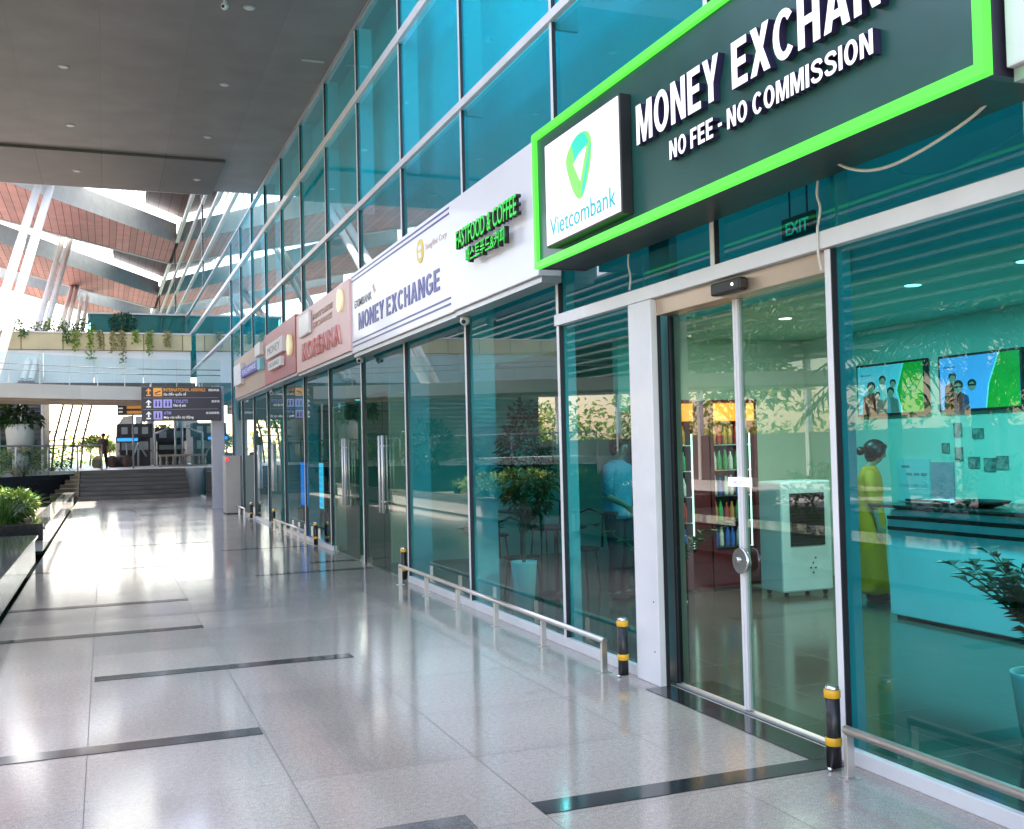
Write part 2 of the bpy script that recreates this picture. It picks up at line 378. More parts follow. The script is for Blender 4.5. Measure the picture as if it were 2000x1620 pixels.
    def ell(s, c, rx, ry, rz, seg=16):
        r = bmesh.ops.create_uvsphere(s.bm, u_segments=seg, v_segments=seg//2+2, radius=1, matrix=Matrix.Translation(c) @ Matrix.Diagonal((rx, ry, rz, 1)))
        for v in r['verts']:
            for f in v.link_faces: f.smooth = True
        return s
    def leaf(s, p, d, nrm, ln, wd, fold=.25):
        """a pointed leaf of four faces folded along its midrib"""
        d = Vector(d).normalized(); nrm = Vector(nrm); a = d.cross(nrm)
        if a.length < 1e-4: a = d.cross(Vector((1, 0, 0)))
        a.normalize(); up_ = a.cross(d).normalized(); p = Vector(p)
        v = [s.bm.verts.new(q) for q in (p, p+d*ln*.45+a*wd*.5+up_*wd*fold, p+d*ln-up_*ln*.12, p+d*ln*.45-a*wd*.5+up_*wd*fold, p+d*ln*.5)]
        for f in ((0, 1, 4), (1, 2, 4), (2, 3, 4), (3, 0, 4)): s.bm.faces.new([v[i] for i in f])
        return s
    def clump(s, c, rx, ry, rz, n, ln, wd, droop=0, rg=rng, shell=.45):
        for _ in range(n):
            while True:
                q = Vector((rg.uniform(-1, 1), rg.uniform(-1, 1), rg.uniform(-1, 1)))
                if shell < q.length <= 1: break
            p = Vector((c[0]+q.x*rx, c[1]+q.y*ry, c[2]+q.z*rz))
            d = Vector((q.x+rg.uniform(-.7, .7), q.y+rg.uniform(-.7, .7), q.z*.6+rg.uniform(-.6, .7)-droop))
            k = rg.uniform(.6, 1.25)
            s.leaf(p, d, (rg.uniform(-.6, .6), rg.uniform(-.6, .6), 1), ln*k, wd*k)
        return s
    def build(s, name, m, parent=None, label=None, cat=None, group=None, kind=None, smooth=False):
        me = bpy.data.meshes.new(name); s.bm.normal_update()
        if parent is None:
            xs = [v.co for v in s.bm.verts]
            o0 = Vector(((min(v.x for v in xs)+max(v.x for v in xs))/2, (min(v.y for v in xs)+max(v.y for v in xs))/2, min(v.z for v in xs)))
        else: o0 = origin(parent)
        bmesh.ops.translate(s.bm, verts=s.bm.verts[:], vec=-o0)
        s.bm.to_mesh(me); s.bm.free()
        me.materials.append(M[m] if isinstance(m, str) else m)
        o = bpy.data.objects.new(name, me)
        if parent is None: o.location = o0
        return tag(link(o, parent), label, cat, group, kind)
def box(name, m, x0, x1, y0, y1, z0, z1, parent=None, bev=0, **k):
    return MB().box(x0, x1, y0, y1, z0, z1, bev).build(name, m, parent, **k)
def kids(o): return [c for c in bpy.data.objects if c.parent == o]
def copy_tree(o, parent=None):
    c = o.copy(); COL.objects.link(c); c.parent = parent
    for ch in kids(o): copy_tree(ch, c)
    return c
def clone(o, loc, label=None, rz=None, sc=None):
    c = copy_tree(o); c.location = loc
    if label: c['label'] = label
    if rz is not None: c.rotation_euler = (0, 0, rz)
    if sc is not None: c.scale = (sc, sc, sc)
    return c
FACE_W = Matrix(((0, 0, -1), (-1, 0, 0), (0, 1, 0)))      # lettering read by someone looking towards +X
FACE_S = Matrix(((1, 0, 0), (0, 0, -1), (0, 1, 0)))       # lettering read by someone looking towards +Y
def lettering(name, body, m, parent, pos, w_, h_, depth=.004, rot=FACE_W, bold=0.0, align='L', side=None, res=3):
    """solid letters fitted to a width and height, lower left corner at pos"""
    cu = bpy.data.curves.new(name, 'FONT'); cu.body = body; cu.size = 1; cu.offset = bold; cu.resolution_u = res
    tmp = bpy.data.objects.new('tmp', cu); COL.objects.link(tmp)
    bpy.context.view_layer.update()
    me = bpy.data.meshes.new_from_object(tmp); bpy.data.objects.remove(tmp); bpy.data.curves.remove(cu)
    bm = bmesh.new(); bm.from_mesh(me); bpy.data.meshes.remove(me)
    bmesh.ops.remove_doubles(bm, verts=bm.verts[:], dist=1e-5)
    r = bmesh.ops.extrude_face_region(bm, geom=bm.faces[:])
    bmesh.ops.translate(bm, verts=[g for g in r['geom'] if isinstance(g, bmesh.types.BMVert)], vec=(0, 0, 1))
    xs = [v.co.x for v in bm.verts]; ys = [v.co.y for v in bm.verts]
    x0, x1, y0, y1 = min(xs), max(xs), min(ys), max(ys)
    for v in bm.verts:
        v.co = Vector(((v.co.x-x0)/(x1-x0)*w_, (v.co.y-y0)/(y1-y0)*h_, v.co.z*depth))
    bmesh.ops.recalc_face_normals(bm, faces=bm.faces[:])
    for v in bm.verts: v.co = rot @ v.co+Vector(pos)
    b = MB(); b.bm.free(); b.bm = bm
    o = b.build(name, m, parent)
    if side:
        o.data.materials.append(M[side]); nrm = rot @ Vector((0, 0, 1))
        for p in o.data.polygons:
            if p.normal.dot(nrm) < .7: p.material_index = 1
    return o

def block_letters(name, text, m, parent, pos, w_, h_, depth, side=None, rot=FACE_W):
    """bold condensed capitals cut as solid shapes, fitted to a width and height"""
    t, h = .20, .17
    def ell_arc(rx, ry, a0, a1, n=16): return [(.35+rx*math.cos(R(a0+(a1-a0)*i/n)), .5+ry*math.sin(R(a0+(a1-a0)*i/n))) for i in range(n+1)]
    def ring(a0, a1): return ell_arc(.35, .51, a0, a1)+ell_arc(.155, .35, a1, a0)
    A = [(0, 0), (.2, 0), (.245, .2), (.35, .2), (.35, .36), (.285, .36), (.35, .70), (.35, 1), (.24, 1)]
    sc = [(.60, .72), (.54, .86), (.35, .915), (.17, .86), (.115, .73), (.2, .60), (.35, .52), (.5, .44), (.58, .28), (.52, .14), (.34, .085), (.15, .14), (.08, .29)]
    cl = []
    for i in range(len(sc)-1):
        p0, p1, p2, p3 = (Vector(sc[min(max(i+j, 0), len(sc)-1)]) for j in (-1, 0, 1, 2))
        for q in (k/4 for k in range(4)): cl.append(.5*((2*p1)+(-p0+p2)*q+(2*p0-5*p1+4*p2-p3)*q*q+(-p0+3*p1-3*p2+p3)*q**3))
    cl.append(Vector(sc[-1])); lf, rg_ = [], []
    for i, p in enumerate(cl):
        d = (cl[min(i+1, len(cl)-1)]-cl[max(i-1, 0)]).normalized(); n = Vector((-d.y, d.x))*.085; lf.append(tuple(p+n)); rg_.append(tuple(p-n))
    G = {'E': (.55, [[(0, 0), (.55, 0), (.55, h), (t, h), (t, .42), (.5, .42), (.5, .42+h), (t, .42+h), (t, 1-h), (.54, 1-h), (.54, 1), (0, 1)]]),
         'F': (.52, [[(0, 0), (t, 0), (t, .40), (.47, .40), (.47, .40+h), (t, .40+h), (t, 1-h), (.52, 1-h), (.52, 1), (0, 1)]]),
         'H': (.64, [[(0, 0), (t, 0), (t, .42), (.44, .42), (.44, 0), (.64, 0), (.64, 1), (.44, 1), (.44, .59), (t, .59), (t, 1), (0, 1)]]),
         'I': (.20, [[(0, 0), (t, 0), (t, 1), (0, 1)]]),
         'M': (.80, [[(0, 0), (.17, 0), (.17, .66), (.33, 0), (.47, 0), (.63, .66), (.63, 0), (.8, 0), (.8, 1), (.56, 1), (.40, .34), (.24, 1), (0, 1)]]),
         'N': (.65, [[(0, 0), (.19, 0), (.19, .64), (.45, 0), (.65, 0), (.65, 1), (.46, 1), (.46, .36), (.20, 1), (0, 1)]]),
         'X': (.66, [[(0, 0), (.21, 0), (.33, .30), (.45, 0), (.66, 0), (.44, .51), (.64, 1), (.43, 1), (.33, .72), (.23, 1), (.02, 1), (.22, .51)]]),
         'Y': (.64, [[(.22, 0), (.42, 0), (.42, .40), (.64, 1), (.43, 1), (.32, .62), (.21, 1), (0, 1), (.22, .40)]]),
         'A': (.70, [A, [(.70-x, y) for x, y in A]]), 'O': (.70, [ring(90, 270), ring(-90, 90)]), 'C': (.66, [ring(42, 318)]),
         'G': (.70, [ring(42, 300), [(.525, .058), (.69, .15), (.69, .53), (.37, .53), (.37, .39), (.50, .39), (.50, .225), (.4275, .197)]]),
         'S': (.67, [lf+rg_[::-1]]), '-': (.32, [[(.02, .36), (.30, .36), (.30, .52), (.02, .52)]])}
    tot = sum(.27 if c == ' ' else G[c][0]+.10 for c in text)-.10
    b = MB(); x = 0
    for c in text:
        if c == ' ': x += .27; continue
        wd, polys = G[c]
        for pl_ in polys:
            b.extr([rot @ Vector(((x+px)/tot*w_, py*h_, 0))+Vector(pos) for px, py in pl_], rot @ Vector((0, 0, depth)))
        x += wd+.10
    o = b.build(name, m, parent)
    if side:
        o.data.materials.append(M[side]); nrm = rot @ Vector((0, 0, 1))
        for p in o.data.polygons:
            if p.normal.dot(nrm) < .7: p.material_index = 1
    return o

# ------------------------------------------------------------------ the setting: ground, floor, steps, landing
tag(box('ground', 'lawn_ground', -900, 900, -900, 900, -.5, -.14), kind='structure')
tag(box('road', 'asphalt', -40, 60, 84, 96, -.14, 1.02), kind='structure')
floor = box('floor', 'floor_granite', -.96, 3.50, -10, 42.2, -.12, 0, kind='structure')
for x0, x1, y in ((1.77, 3.395, 4.36), (-.96, .825, 6.25), (-.085, 1.79, 8.22), (-.96, .84, 10.26), (-.96, .846, 12.27), (1.83, 3.40, 14.2), (2.75, 3.40, 15.35), (-.96, .84, 16.2), (1.8, 3.4, 18.2), (-.1, 1.79, 20.2)):
    box('floor_band', 'black_granite', x0, x1, y-.08, y+.08, .0005, .004, floor)
box('floor_band', 'bench_granite', .83, 1.45, 4.25, 4.42, .0005, .004, floor)
box('door_sill', 'black_granite', 3.28, 3.475, 4.42, 6.16, .0005, .005, floor)
steps = MB()
for k in range(7):
    steps.box(-.9, 3.06, 42.2+.43*k, 45.3, .155*k, .155*(k+1), .008)
st = steps.build('steps', 'step_stone', kind='structure')
box('step_edge_strip', 'tactile_yellow', -.1, 1.15, 44.40, 44.47, .932, .936, st)
box('landing', 'landing_stone', -30, 26, 45.3, 84, -.14, 1.085, kind='structure')
tag(box('garden_bed', 'earth', -30, -2.6, -12, 45.2, -.14, -.02), kind='structure')
tag(box('added_bounce_paving', 'landing_stone', -30, -7.2, 26, 45.2, -.02, .01), kind='structure')  # unseen pale paving added to bounce sunlight up under the lattice roof
tag(box('side_path', 'landing_stone', -14, -8.5, -12, 25.9, -.02, .02), kind='structure')

# ------------------------------------------------------------------ the glazed terminal building
bl = thing('terminal_building', (3.5, 0, 0), 'long glass fronted terminal building with teal panes and pale aluminium rails', 'building')
PITCH_Y = 2.33
posts = [7.76+PITCH_Y*k for k in range(-4, 11)]            # -1.56 ... 31.06
def post(y, z0, z1):
    p = box('upright_mullion', 'white_aluminium', 3.42, 3.455, y-.022, y+.022, z0, z1, bl, bev=.003)
    box('gasket', 'dark_gasket', 3.424, 3.455, y-.030, y-.0225, z0, z1, p)
# lower storey, with the wide sliding-door bay
low = [-1.9, 1.2, 4.36, 7.76]+[7.76+PITCH_Y*k for k in range(1, 11)]
for y in low: post(y, 0, 2.565 if y < 7.5 else 5.05)
for y in posts:
    if y < 7.5: post(y, 2.665, 5.05)
    post(y, 5.14, 6.60); post(y, 6.73, 7.66)
for y in (26.3, 40, 56, 72, 86): post(y, 7.72, 12.1)
def rail(z0, z1, y0, y1, x=3.405, m='white_aluminium'):
    box('horizontal_rail', m, x, 3.454, y0, y1, z0, z1, bl, bev=.004)
rail(2.57, 2.66, -2, 7.78, 3.40); rail(5.055, 5.135, -2, 86, 3.40); rail(6.61, 6.725, -2, 86, 3.40)
rail(7.665, 7.715, -2, 86, 3.41, 'grey_aluminium')
for z in (8.72, 9.77, 10.81): rail(z, z+.07, 25.3, 86, 3.40)
rail(12.1, 12.2, 25.3, 86, 3.38)
rail(0, .075, -2, 4.33, 3.415); rail(0, .075, 6.5, 12.41, 3.415); rail(0, .075, 17.0, 22.0, 3.415); rail(0, .075, 24.0, 42, 3.43)
GX0, GX1 = 3.457, 3.469
def pane(y0, y1, z0, z1, g='glass_teal', x=0): box('window_pane', g, GX0+x, GX1+x, y0, y1, z0, z1, bl)
lowy = sorted(low)
for a, b in zip(lowy, lowy[1:]):
    if a == 4.36: pane(6.49, b, .075, 2.57); pane(a, b, 2.66, 5.05); continue
    if b < 7.8: pane(a, b, .075, 2.57); pane(a, b, 2.66, 5.05)
    elif 12.4 < a < 16.9 or 21.6 < a < 23.9: pane(a, b, 2.32, 5.05)          # above the frameless doors
    else: pane(a, b, .075, 5.05)
pane(31.06, 45, .075, 5.05, 'glass_far'); pane(45, 86, .075, 5.05, 'glass_far')
for a, b in zip(posts, posts[1:]):
    pane(a, b, 5.135, 6.61, 'glass_spandrel'); pane(a, b, 6.725, 7.665, 'glass_spandrel')
for a, b in ((31.06, 45), (45, 60), (60, 86)):
    pane(a, b, 5.135, 6.61, 'glass_far'); pane(a, b, 6.725, 7.665, 'glass_far')
for z0, z1 in ((7.715, 8.72), (8.79, 9.77), (9.84, 10.81), (10.88, 12.1)):
    for a, b in ((25.3, 40), (40, 60), (60, 86)): pane(a, b, z0, z1, 'glass_far')
# white back panels behind the upper panes, and the solid body of the building
box('back_panel', 'blind_white', 3.86, 3.92, -2, 31, 4.20, 7.9, bl)
for y in posts: box('panel_divider', 'blind_white', 3.475, 3.67, y-.012, y+.02, 5.0, 7.7, bl)
box('back_panel', 'beam_grey', 4.3, 4.4, 31, 86, 0, 12.1, bl)
box('roof_slab', 'panel_white', 3.56, 16, -2, 25.2, 7.9, 8.5, bl)
box('added_shade_wall', 'panel_white', 4.6, 16, -6, 25.2, 8.5, 24, bl)  # out of view, height added so its shadow covers the walkway
box('roof_slab', 'brown_slats', 3.47, 16, 25.3, 86, 12.205, 12.6, bl)
box('added_sun_block', 'beam_grey', 6.5, 16, 25.3, 86, 12.61, 17, bl)  # unseen mass added to keep direct sun off the lattice beams
box('end_wall', 'panel_white', 3.56, 16, 86, 86.3, 0, 12.2, bl)
# rooms behind the lower panes
box('room_floor', 'shop_tile', 3.502, 12, -4, 31, -.12, -.002, bl)
box('room_back_wall', 'interior_white', 8.0, 8.15, -4, 31, 0, 4.2, bl)
box('room_ceiling', 'interior_white', 4.95, 7.998, -4, 31, 2.82, 2.95, bl)
box('bulkhead', 'interior_white', 4.85, 4.95, -4, 31, 2.70, 3.6, bl)
box('room_ceiling', 'interior_white', 3.93, 8.0, -4, 31, 4.1, 4.18, bl)
box('partition_wall', 'interior_white', 5.45, 7.998, 10.70, 10.82, 0, 2.82, bl)
box('partition_wall', 'interior_white', 3.80, 7.998, 14.6, 14.7, 0, 4.1, bl)
box('partition_wall', 'interior_white', 5.1, 7.998, 19.4, 19.5, 0, 4.1, bl)
box('partition_wall', 'interior_white', 3.52, 7.998, 30.9, 31, 0, 4.1, bl)
box('partition_wall', 'interior_white', 3.52, 7.998, -3.9, -3.8, 0, 4.1, bl)
for y, d in ((4.36, .085), (7.76, .10), (10.09, .26), (12.43, .26), (16.99, .2), (19.35, .2), (21.7, .2)):
    box('inner_fin', 'white_paint', 3.472, 3.47+d, y-.012, y+.03, 0, 4.1, bl)
# sliding entrance doors
box('door_jamb', 'white_aluminium', 3.395, 3.445, 6.17, 6.49, 0, 2.567, bl, bev=.006)
box('jamb_seal', 'dark_gasket', 3.446, 3.475, 6.175, 6.485, 0, 2.455, bl)
box('inner_jamb', 'grey_aluminium', 3.57, 3.63, 6.20, 6.48, 0, 4.1, bl)
for z in (.22, .55): MB().tube([(3.393, 6.23, z), (3.396, 6.23, z)], .006, 8).build('screw_cap', 'dark_gasket', bl)
box('door_header', 'brass_header', 3.44, 3.60, 4.385, 6.17, 2.455, 2.567, bl, bev=.004)
for y0, y1, x in ((5.36, 6.168, 3.535), (4.40, 5.355, 3.535)):
    lf = box('sliding_door', 'glass_door', x, x+.012, y0+.02, y1-.02, .03, 2.452, bl)
    box('door_stile', 'dark_gasket', x-.012, x+.024, (y1-.02 if y0 > 5 else y0), (y1 if y0 > 5 else y0+.02), .02, 2.453, lf)
    box('door_stile', 'white_aluminium', x-.014, x+.026, (y0 if y0 > 5 else y1-.024), (y0+.024 if y0 > 5 else y1), .02, 2.453, lf)
    box('bottom_track', 'grey_aluminium', x-.02, x+.03, y0, y1, 0, .014, lf)
    if y0 > 5:
        b = MB(); b.tube([(x-.052, 5.33, .90), (x-.03, 5.33, .90), (x-.016, 5.33, .90)], [.075, .078, .07], 28); kn = b.build('round_lock_plate', 'chrome', lf)
        MB().tube([(x-.066, 5.345, .905), (x-.05, 5.345, .905)], [.014, .018], 14).build('lock_button', 'chrome', kn)
        b = MB(); b.box(x-.022, x-.017, 5.225, 5.475, 1.335, 1.39, .002); sg = b.build('door_notice', 'light_box', lf)
        lettering('notice_arrows', '<  AUTO  >', 'sign_blue', sg, (x-.0221, 5.46, 1.35), .22, .022, .001)
sn = box('door_sensor', 'black_plastic', 3.38, 3.438, 5.09, 5.40, 2.47, 2.545, bl, bev=.012)
MB().ell((3.378, 5.16, 2.51), .006, .010, .010, 10).build('sensor_eye', 'led_white', sn)
# frameless swing doors with long pull handles
def swing(yc, w_):
    for s_ in (-1, 1):
        y0, y1 = (yc+.006, yc+w_) if s_ > 0 else (yc-w_, yc-.006)
        d = box('swing_door', 'glass_clear' if yc > 20 else 'glass_door', GX0, GX1, y0, y1, .02, 2.31, bl)
        yh = yc+s_*.085
        for xx in (3.43, 3.585):
            h = MB(); h.tube([(xx, yh, .77), (xx, yh, 1.80)], .016, 10)
            for z in (.92, 1.66): h.tube([(xx, yh, z), (3.508, yh, z)], .010, 8)
            h.build('pull_handle', 'handle_steel', d)
        box('floor_patch', 'steel', 3.485, 3.53, (y1-.16 if s_ > 0 else y0), (y1 if s_ > 0 else y0+.16), 0, .075, d)
swing(13.72, 1.12); swing(16.05, .90); swing(23.4, 1.05); swing(25.6, .9)
# soffit canopy across the walkway
cn = thing('entrance_canopy', (-4, 19, 7.66), 'big dark grey flat canopy over the walkway between open ends', 'canopy')
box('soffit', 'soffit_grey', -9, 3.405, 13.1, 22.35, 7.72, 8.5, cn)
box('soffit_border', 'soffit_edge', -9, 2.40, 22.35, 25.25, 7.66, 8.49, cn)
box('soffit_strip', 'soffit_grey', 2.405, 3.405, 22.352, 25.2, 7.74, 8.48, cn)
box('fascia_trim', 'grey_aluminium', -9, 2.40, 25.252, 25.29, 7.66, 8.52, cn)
# small white fittings in the soffit
fx0 = None
for i, (x, y) in enumerate([(1.92, 14.55), (1.92, 17.75), (1.92, 20.81), (1.96, 23.9), (-.53, 14.5), (-.53, 17.65), (-.52, 20.77), (-.48, 23.83), (-2.97, 17.6), (-2.97, 20.7)]):
    zz = 7.66 if y > 22.3 else 7.72
    where = ['nearest the glass wall at the top edge', 'second row from the near edge, glass side', 'in the third row, glass side', 'in the dark far border, glass side', 'near the top edge, left of the hanging camera', 'in the second row, away from the glass', 'in the third row, away from the glass', 'in the dark far border, away from the glass', 'in the second row, far left of the walkway', 'in the third row, far left of the walkway'][i]
    if fx0 is None:
        t = thing('ceiling_light', (x, y, zz), 'small round soffit light, '+where, 'ceiling light', 'recessed lights in the canopy soffit')
        MB().tube([(x, y, zz-.012), (x, y, zz-.002)], [.075, .085], 18).build('trim_ring', 'soffit_lamp', t)
        MB().tube([(x, y, zz-.018), (x, y, zz-.013)], .055, 16).build('diffuser', 'sign_white', t)
        fx0 = t
    else: clone(fx0, (x, y, zz), 'small round soffit light, '+where)
box('slot_light', 'soffit_lamp', 2.93, 3.28, 16.20, 16.26, 7.70, 7.719, label='thin straight white slot fitting in the soffit beside the glass wall', cat='ceiling light')

# lit downlights in the rooms (the two nearest are seen through the pane)
def downlight(x, y, z, pw, label):
    t = thing('downlight', (x, y, z), label, 'ceiling light', 'lit downlights in the rooms')
    MB().tube([(x, y, z-.004), (x, y, z+.02)], [.075, .085], 20).build('lamp_ring', 'white_paint', t)
    MB().tube([(x, y, z-.008), (x, y, z-.0045)], .062, 20).build('lamp_disc', 'ceiling_lamp', t)
    l = bpy.data.lights.new('downlight_glow', 'AREA'); l.shape = 'DISK'; l.size = .12; l.energy = pw*(.56 if y < 7 else .42 if y < 9 else .07); l.color = (1, .95, .86)
    o = bpy.data.objects.new('downlight_glow', l); o.location = (0, 0, -.012); link(o, t)
downlight(6.0, 6.6, 2.815, 26, 'glowing round downlight above the counter, left one of the pair')
downlight(6.0, 5.5, 2.815, 26, 'glowing round downlight above the counter at the right picture edge')
downlight(6.3, 8.7, 2.815, 22, 'glowing round downlight above the air cooler behind the sliding doors')
downlight(5.2, 11.8, 2.815, 18, 'glowing round downlight in the coffee shop beyond the fridges')
downlight(5.6, 17.2, 2.815, 16, 'glowing round downlight in the shop behind the swing doors')
downlight(5.6, 24.5, 2.815, 16, 'glowing round downlight in the farthest shop')

# ------------------------------------------------------------------ lattice roof, slanted columns
rf = thing('lattice_roof', (-3, 56, 12.1), 'airport roof of slanting terracotta clad beams with grey sides and white louvred openings', 'roof')
def lerp(a, b, x):                                           # point on line a-b at a given x
    t = (x-a[0])/(b[0]-a[0]); return (x, a[1]+(b[1]-a[1])*t)
n1, f1 = ((-1.83, 46.08), (3.44, 54.15)), ((-4.13, 50.43), (3.44, 59.89))
n2, f2 = ((-3.4, 58.64), (3.36, 72.4)), ((-5.19, 63.09), (3.36, 78.5))
n0, f0 = ((-1.83, 29.0), (3.44, 37.0)), ((-4.13, 33.4), (3.44, 42.8))
n3, f3 = ((-.9, 76.5), (3.6, 85.6)), ((-2.0, 79), (3.6, 92))
XL, XR = -7, 3.45
def beam(n, f, z0, h):
    a, b, c, d = lerp(*n, XL), lerp(*n, XR), lerp(*f, XR), lerp(*f, XL)
    o = MB().prism((a, b, c, d), z0+.012, z0+h).build('roof_beam', 'beam_grey', rf)
    MB().prism((a, b, c, d), z0, z0+.010).build('terracotta_soffit', 'terracotta', o)
    e = MB()
    for p, q in ((d, c),):
        v = (Vector(q)-Vector(p)).normalized(); nn = Vector((-v.y, v.x))*.22
        e.prism((p, q, (q[0]+nn.x, q[1]+nn.y), (p[0]+nn.x, p[1]+nn.y)), z0-.03, z0+.28)
    e.build('edge_trim', 'beam_trim', o)
beam(n1, f1, 12.1, .95); beam(n2, f2, 12.1, .95); beam(n3, f3, 12.1, .95)
def deck(fa, nb, z, opens, x0=-7, x1=6.4):
    xs = sorted({x0, x1, *[v for o in opens for v in o]})
    for a, b in zip(xs, xs[1:]):
        q = (lerp(*fa, a), lerp(*fa, b), lerp(*nb, b), lerp(*nb, a))
        if any(o[0] <= a and b <= o[1] for o in opens):
            sk = MB().prism(q, z+.25, z+.29).build('skylight_panel', 'skylight', rf)
            s = MB(); n = max(4, int((b-a)/.22))
            for k in range(n):
                x = a+(b-a)*(k+.5)/n; p, r_ = lerp(*fa, x), lerp(*nb, x)
                s.prism(((x-.02, p[1]), (x+.02, p[1]), (x+.02, r_[1]), (x-.02, r_[1])), z-.05, z+.24)
            s.build('skylight_louvre', 'column_white', sk)
        else: MB().prism(q, z, z+.35).build('roof_deck', 'brown_slats', rf)
deck(((-4.13, 38), (3.44, 47)), n1, 13.45, [(-5.6, -4.2), (-.6, 1.9)])
deck(f1, n2, 13.45, [(-7, -5.6), (-2.1, .6)])
deck(f2, n3, 13.45, [(-6.5, -3.6), (-.8, 1.2)])
cols = [((-3.38, 33, 3.55), (-2.10, 44.6, 13.0), .14, 'nearest thick leaning white column at the left picture edge'),
        ((-3.00, 33, 3.55), (-1.66, 44.6, 13.0), .14, 'second thick leaning white column, just right of the nearest one'),
        ((-2.87, 43.6, 4.45), (-1.72, 55.2, 12.5), .125, 'left column of the second leaning white pair'),
        ((-2.60, 43.6, 4.45), (-1.36, 55.2, 12.5), .125, 'right column of the second leaning white pair'),
        ((-2.38, 48.04, 4.45), (-1.74, 69.3, 12.05), .125, 'left column of the third, more distant leaning white pair'),
        ((-2.11, 48.04, 4.45), (-1.46, 69.3, 12.05), .125, 'right column of the third, more distant leaning white pair'),
        ((-1.62, 51.5, 4.45), (-1.22, 72, 12.0), .12, 'left column of the farthest slim leaning pair beside the teal kiosk'),
        ((-1.36, 51.5, 4.45), (-.88, 72, 12.0), .12, 'right column of the farthest slim leaning pair beside the teal kiosk')]
for a, b, r, lab in cols:
    a, b = Vector(a), Vector(b); d = (b-a)
    t = thing('slanted_column', a, lab, 'column', 'leaning white columns under the lattice roof')
    MB().tube([a, a+d*.5, b], [r, r*1.06, r], 20).build('shaft', 'column_white', t)
    MB().tube([a-Vector((0, 0, .02)), a+d*.012], [r*1.45, r*1.25], 20).build('foot_collar', 'grey_aluminium', t)

# ------------------------------------------------------------------ footbridge across the walkway
br = thing('footbridge', (0, 32, 3.2), 'cream footbridge crossing the walkway with glass balustrade along its edge', 'bridge')
path = [(-14, 23.5), (-8, 26.8), (-4.5, 29.0), (-2.4, 30.3), (-.6, 31.4), (.98, 32.05), (2.2, 32.3), (3.26, 32.4)]
back = [(x, y+5.5) for x, y in path]
def ribbon(name, m, pts, z0, z1, th, par, **k):
    b = MB()
    for p, q in zip(pts, pts[1:]):
        v = (Vector(q)-Vector(p)).normalized(); n = Vector((-v.y, v.x))*th
        b.prism((p, q, (q[0]+n.x, q[1]+n.y), (p[0]+n.x, p[1]+n.y)), z0, z1)
    return b.build(name, m, par, **k)
ribbon('fascia', 'bridge_cream', path, 3.22, 3.60, .12, br)
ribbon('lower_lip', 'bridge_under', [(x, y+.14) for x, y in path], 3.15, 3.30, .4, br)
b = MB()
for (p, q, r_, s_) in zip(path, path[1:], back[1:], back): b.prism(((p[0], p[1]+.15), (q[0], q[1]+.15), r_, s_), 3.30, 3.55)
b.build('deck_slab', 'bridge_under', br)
ribbon('balustrade_glass', 'glass_clear', [(x, y+.1) for x, y in path], 3.62, 4.42, .012, br)
for z in (3.96, 4.12):
    MB().tube([(x, y+.06, z) for x, y in path], .011, 8).build('handrail', 'louvre_grey', br)
for k in range(12):
    x = -5.2+.72*k
    for p, q in zip(path, path[1:]):
        if p[0] <= x <= q[0]:
            y = p[1]+(q[1]-p[1])*(x-p[0])/(q[0]-p[0])
            box('balustrade_post', 'grey_aluminium', x-.009, x+.009, y+.07, y+.09, 3.60, 4.42, br)
box('upper_floor', 'landing_stone', -16, 3.38, 43.2, 51.8, 4.25, 4.45, label='raised pale terrace floor behind the footbridge', cat='terrace')
t = thing('terrace_wall', (0, 45, 4.45), 'white panelled terrace wall below the long planter', 'wall')
for k in range(9):
    x0 = -13.3+1.85*k; box('wall_panel', 'panel_white', x0, min(x0+1.84, 3.37), 45, 45.1, 4.455, 5.86, t)
pl = thing('long_planter', (0, 45, 5.86), 'long tan stone planter box with creepers hanging over its front', 'planter')
box('planter_box', 'planter_stone', -13.3, 3.37, 44.85, 46.6, 5.88, 6.52, pl)
box('planter_coping', 'beam_trim', -13.3, 3.37, 44.80, 46.65, 6.525, 6.58, pl)
r3 = random.Random(3)
def creeper(x, ln, lab):
    b = MB(); pts = [(x, 44.9, 6.62)]
    y = 44.78
    for k in range(int(ln/.1)): pts.append((x+r3.uniform(-.04, .04), y+r3.uniform(-.02, .02), 6.6-.1*k))
    b.tube(pts, .012, 5)
    for p in pts:
        for _ in range(7 if p[2] > 6.0 else 4): b.leaf((p[0]+r3.uniform(-.12, .12), p[1]-r3.uniform(0, .1), p[2]+r3.uniform(-.05, .05)), (r3.uniform(-1, 1), -.6, r3.uniform(-1, .2)), (0, -1, .3), r3.uniform(.10, .18), .08)
    b.build('hanging_creeper', r3.choice(['leaf_lime', 'leaf_mid', 'leaf_dry']), None, lab, 'creeper', 'creepers over the long planter')
for i, (x, ln, d) in enumerate([(-3.5, .5, 'short one near the left picture edge'), (-2.9, .35, 'short tuft left of the leaning columns'), (-1.35, .5, 'short one right of the second column pair'), (-1.0, .8, 'one left of the kiosk corner'), (-.45, 1.25, 'long one under the kiosk corner'), (-.12, .75, 'middle one below the kiosk'), (.35, .9, 'one below the kiosk tree'), (.72, 1.35, 'longest trailing one below the kiosk'), (1.2, .6, 'short one right of the longest'), (1.75, .9, 'one towards the glass wall'), (2.4, .7, 'one close to the glass wall')]):
    creeper(x, ln, 'green creeper hanging over the tan planter, '+d)
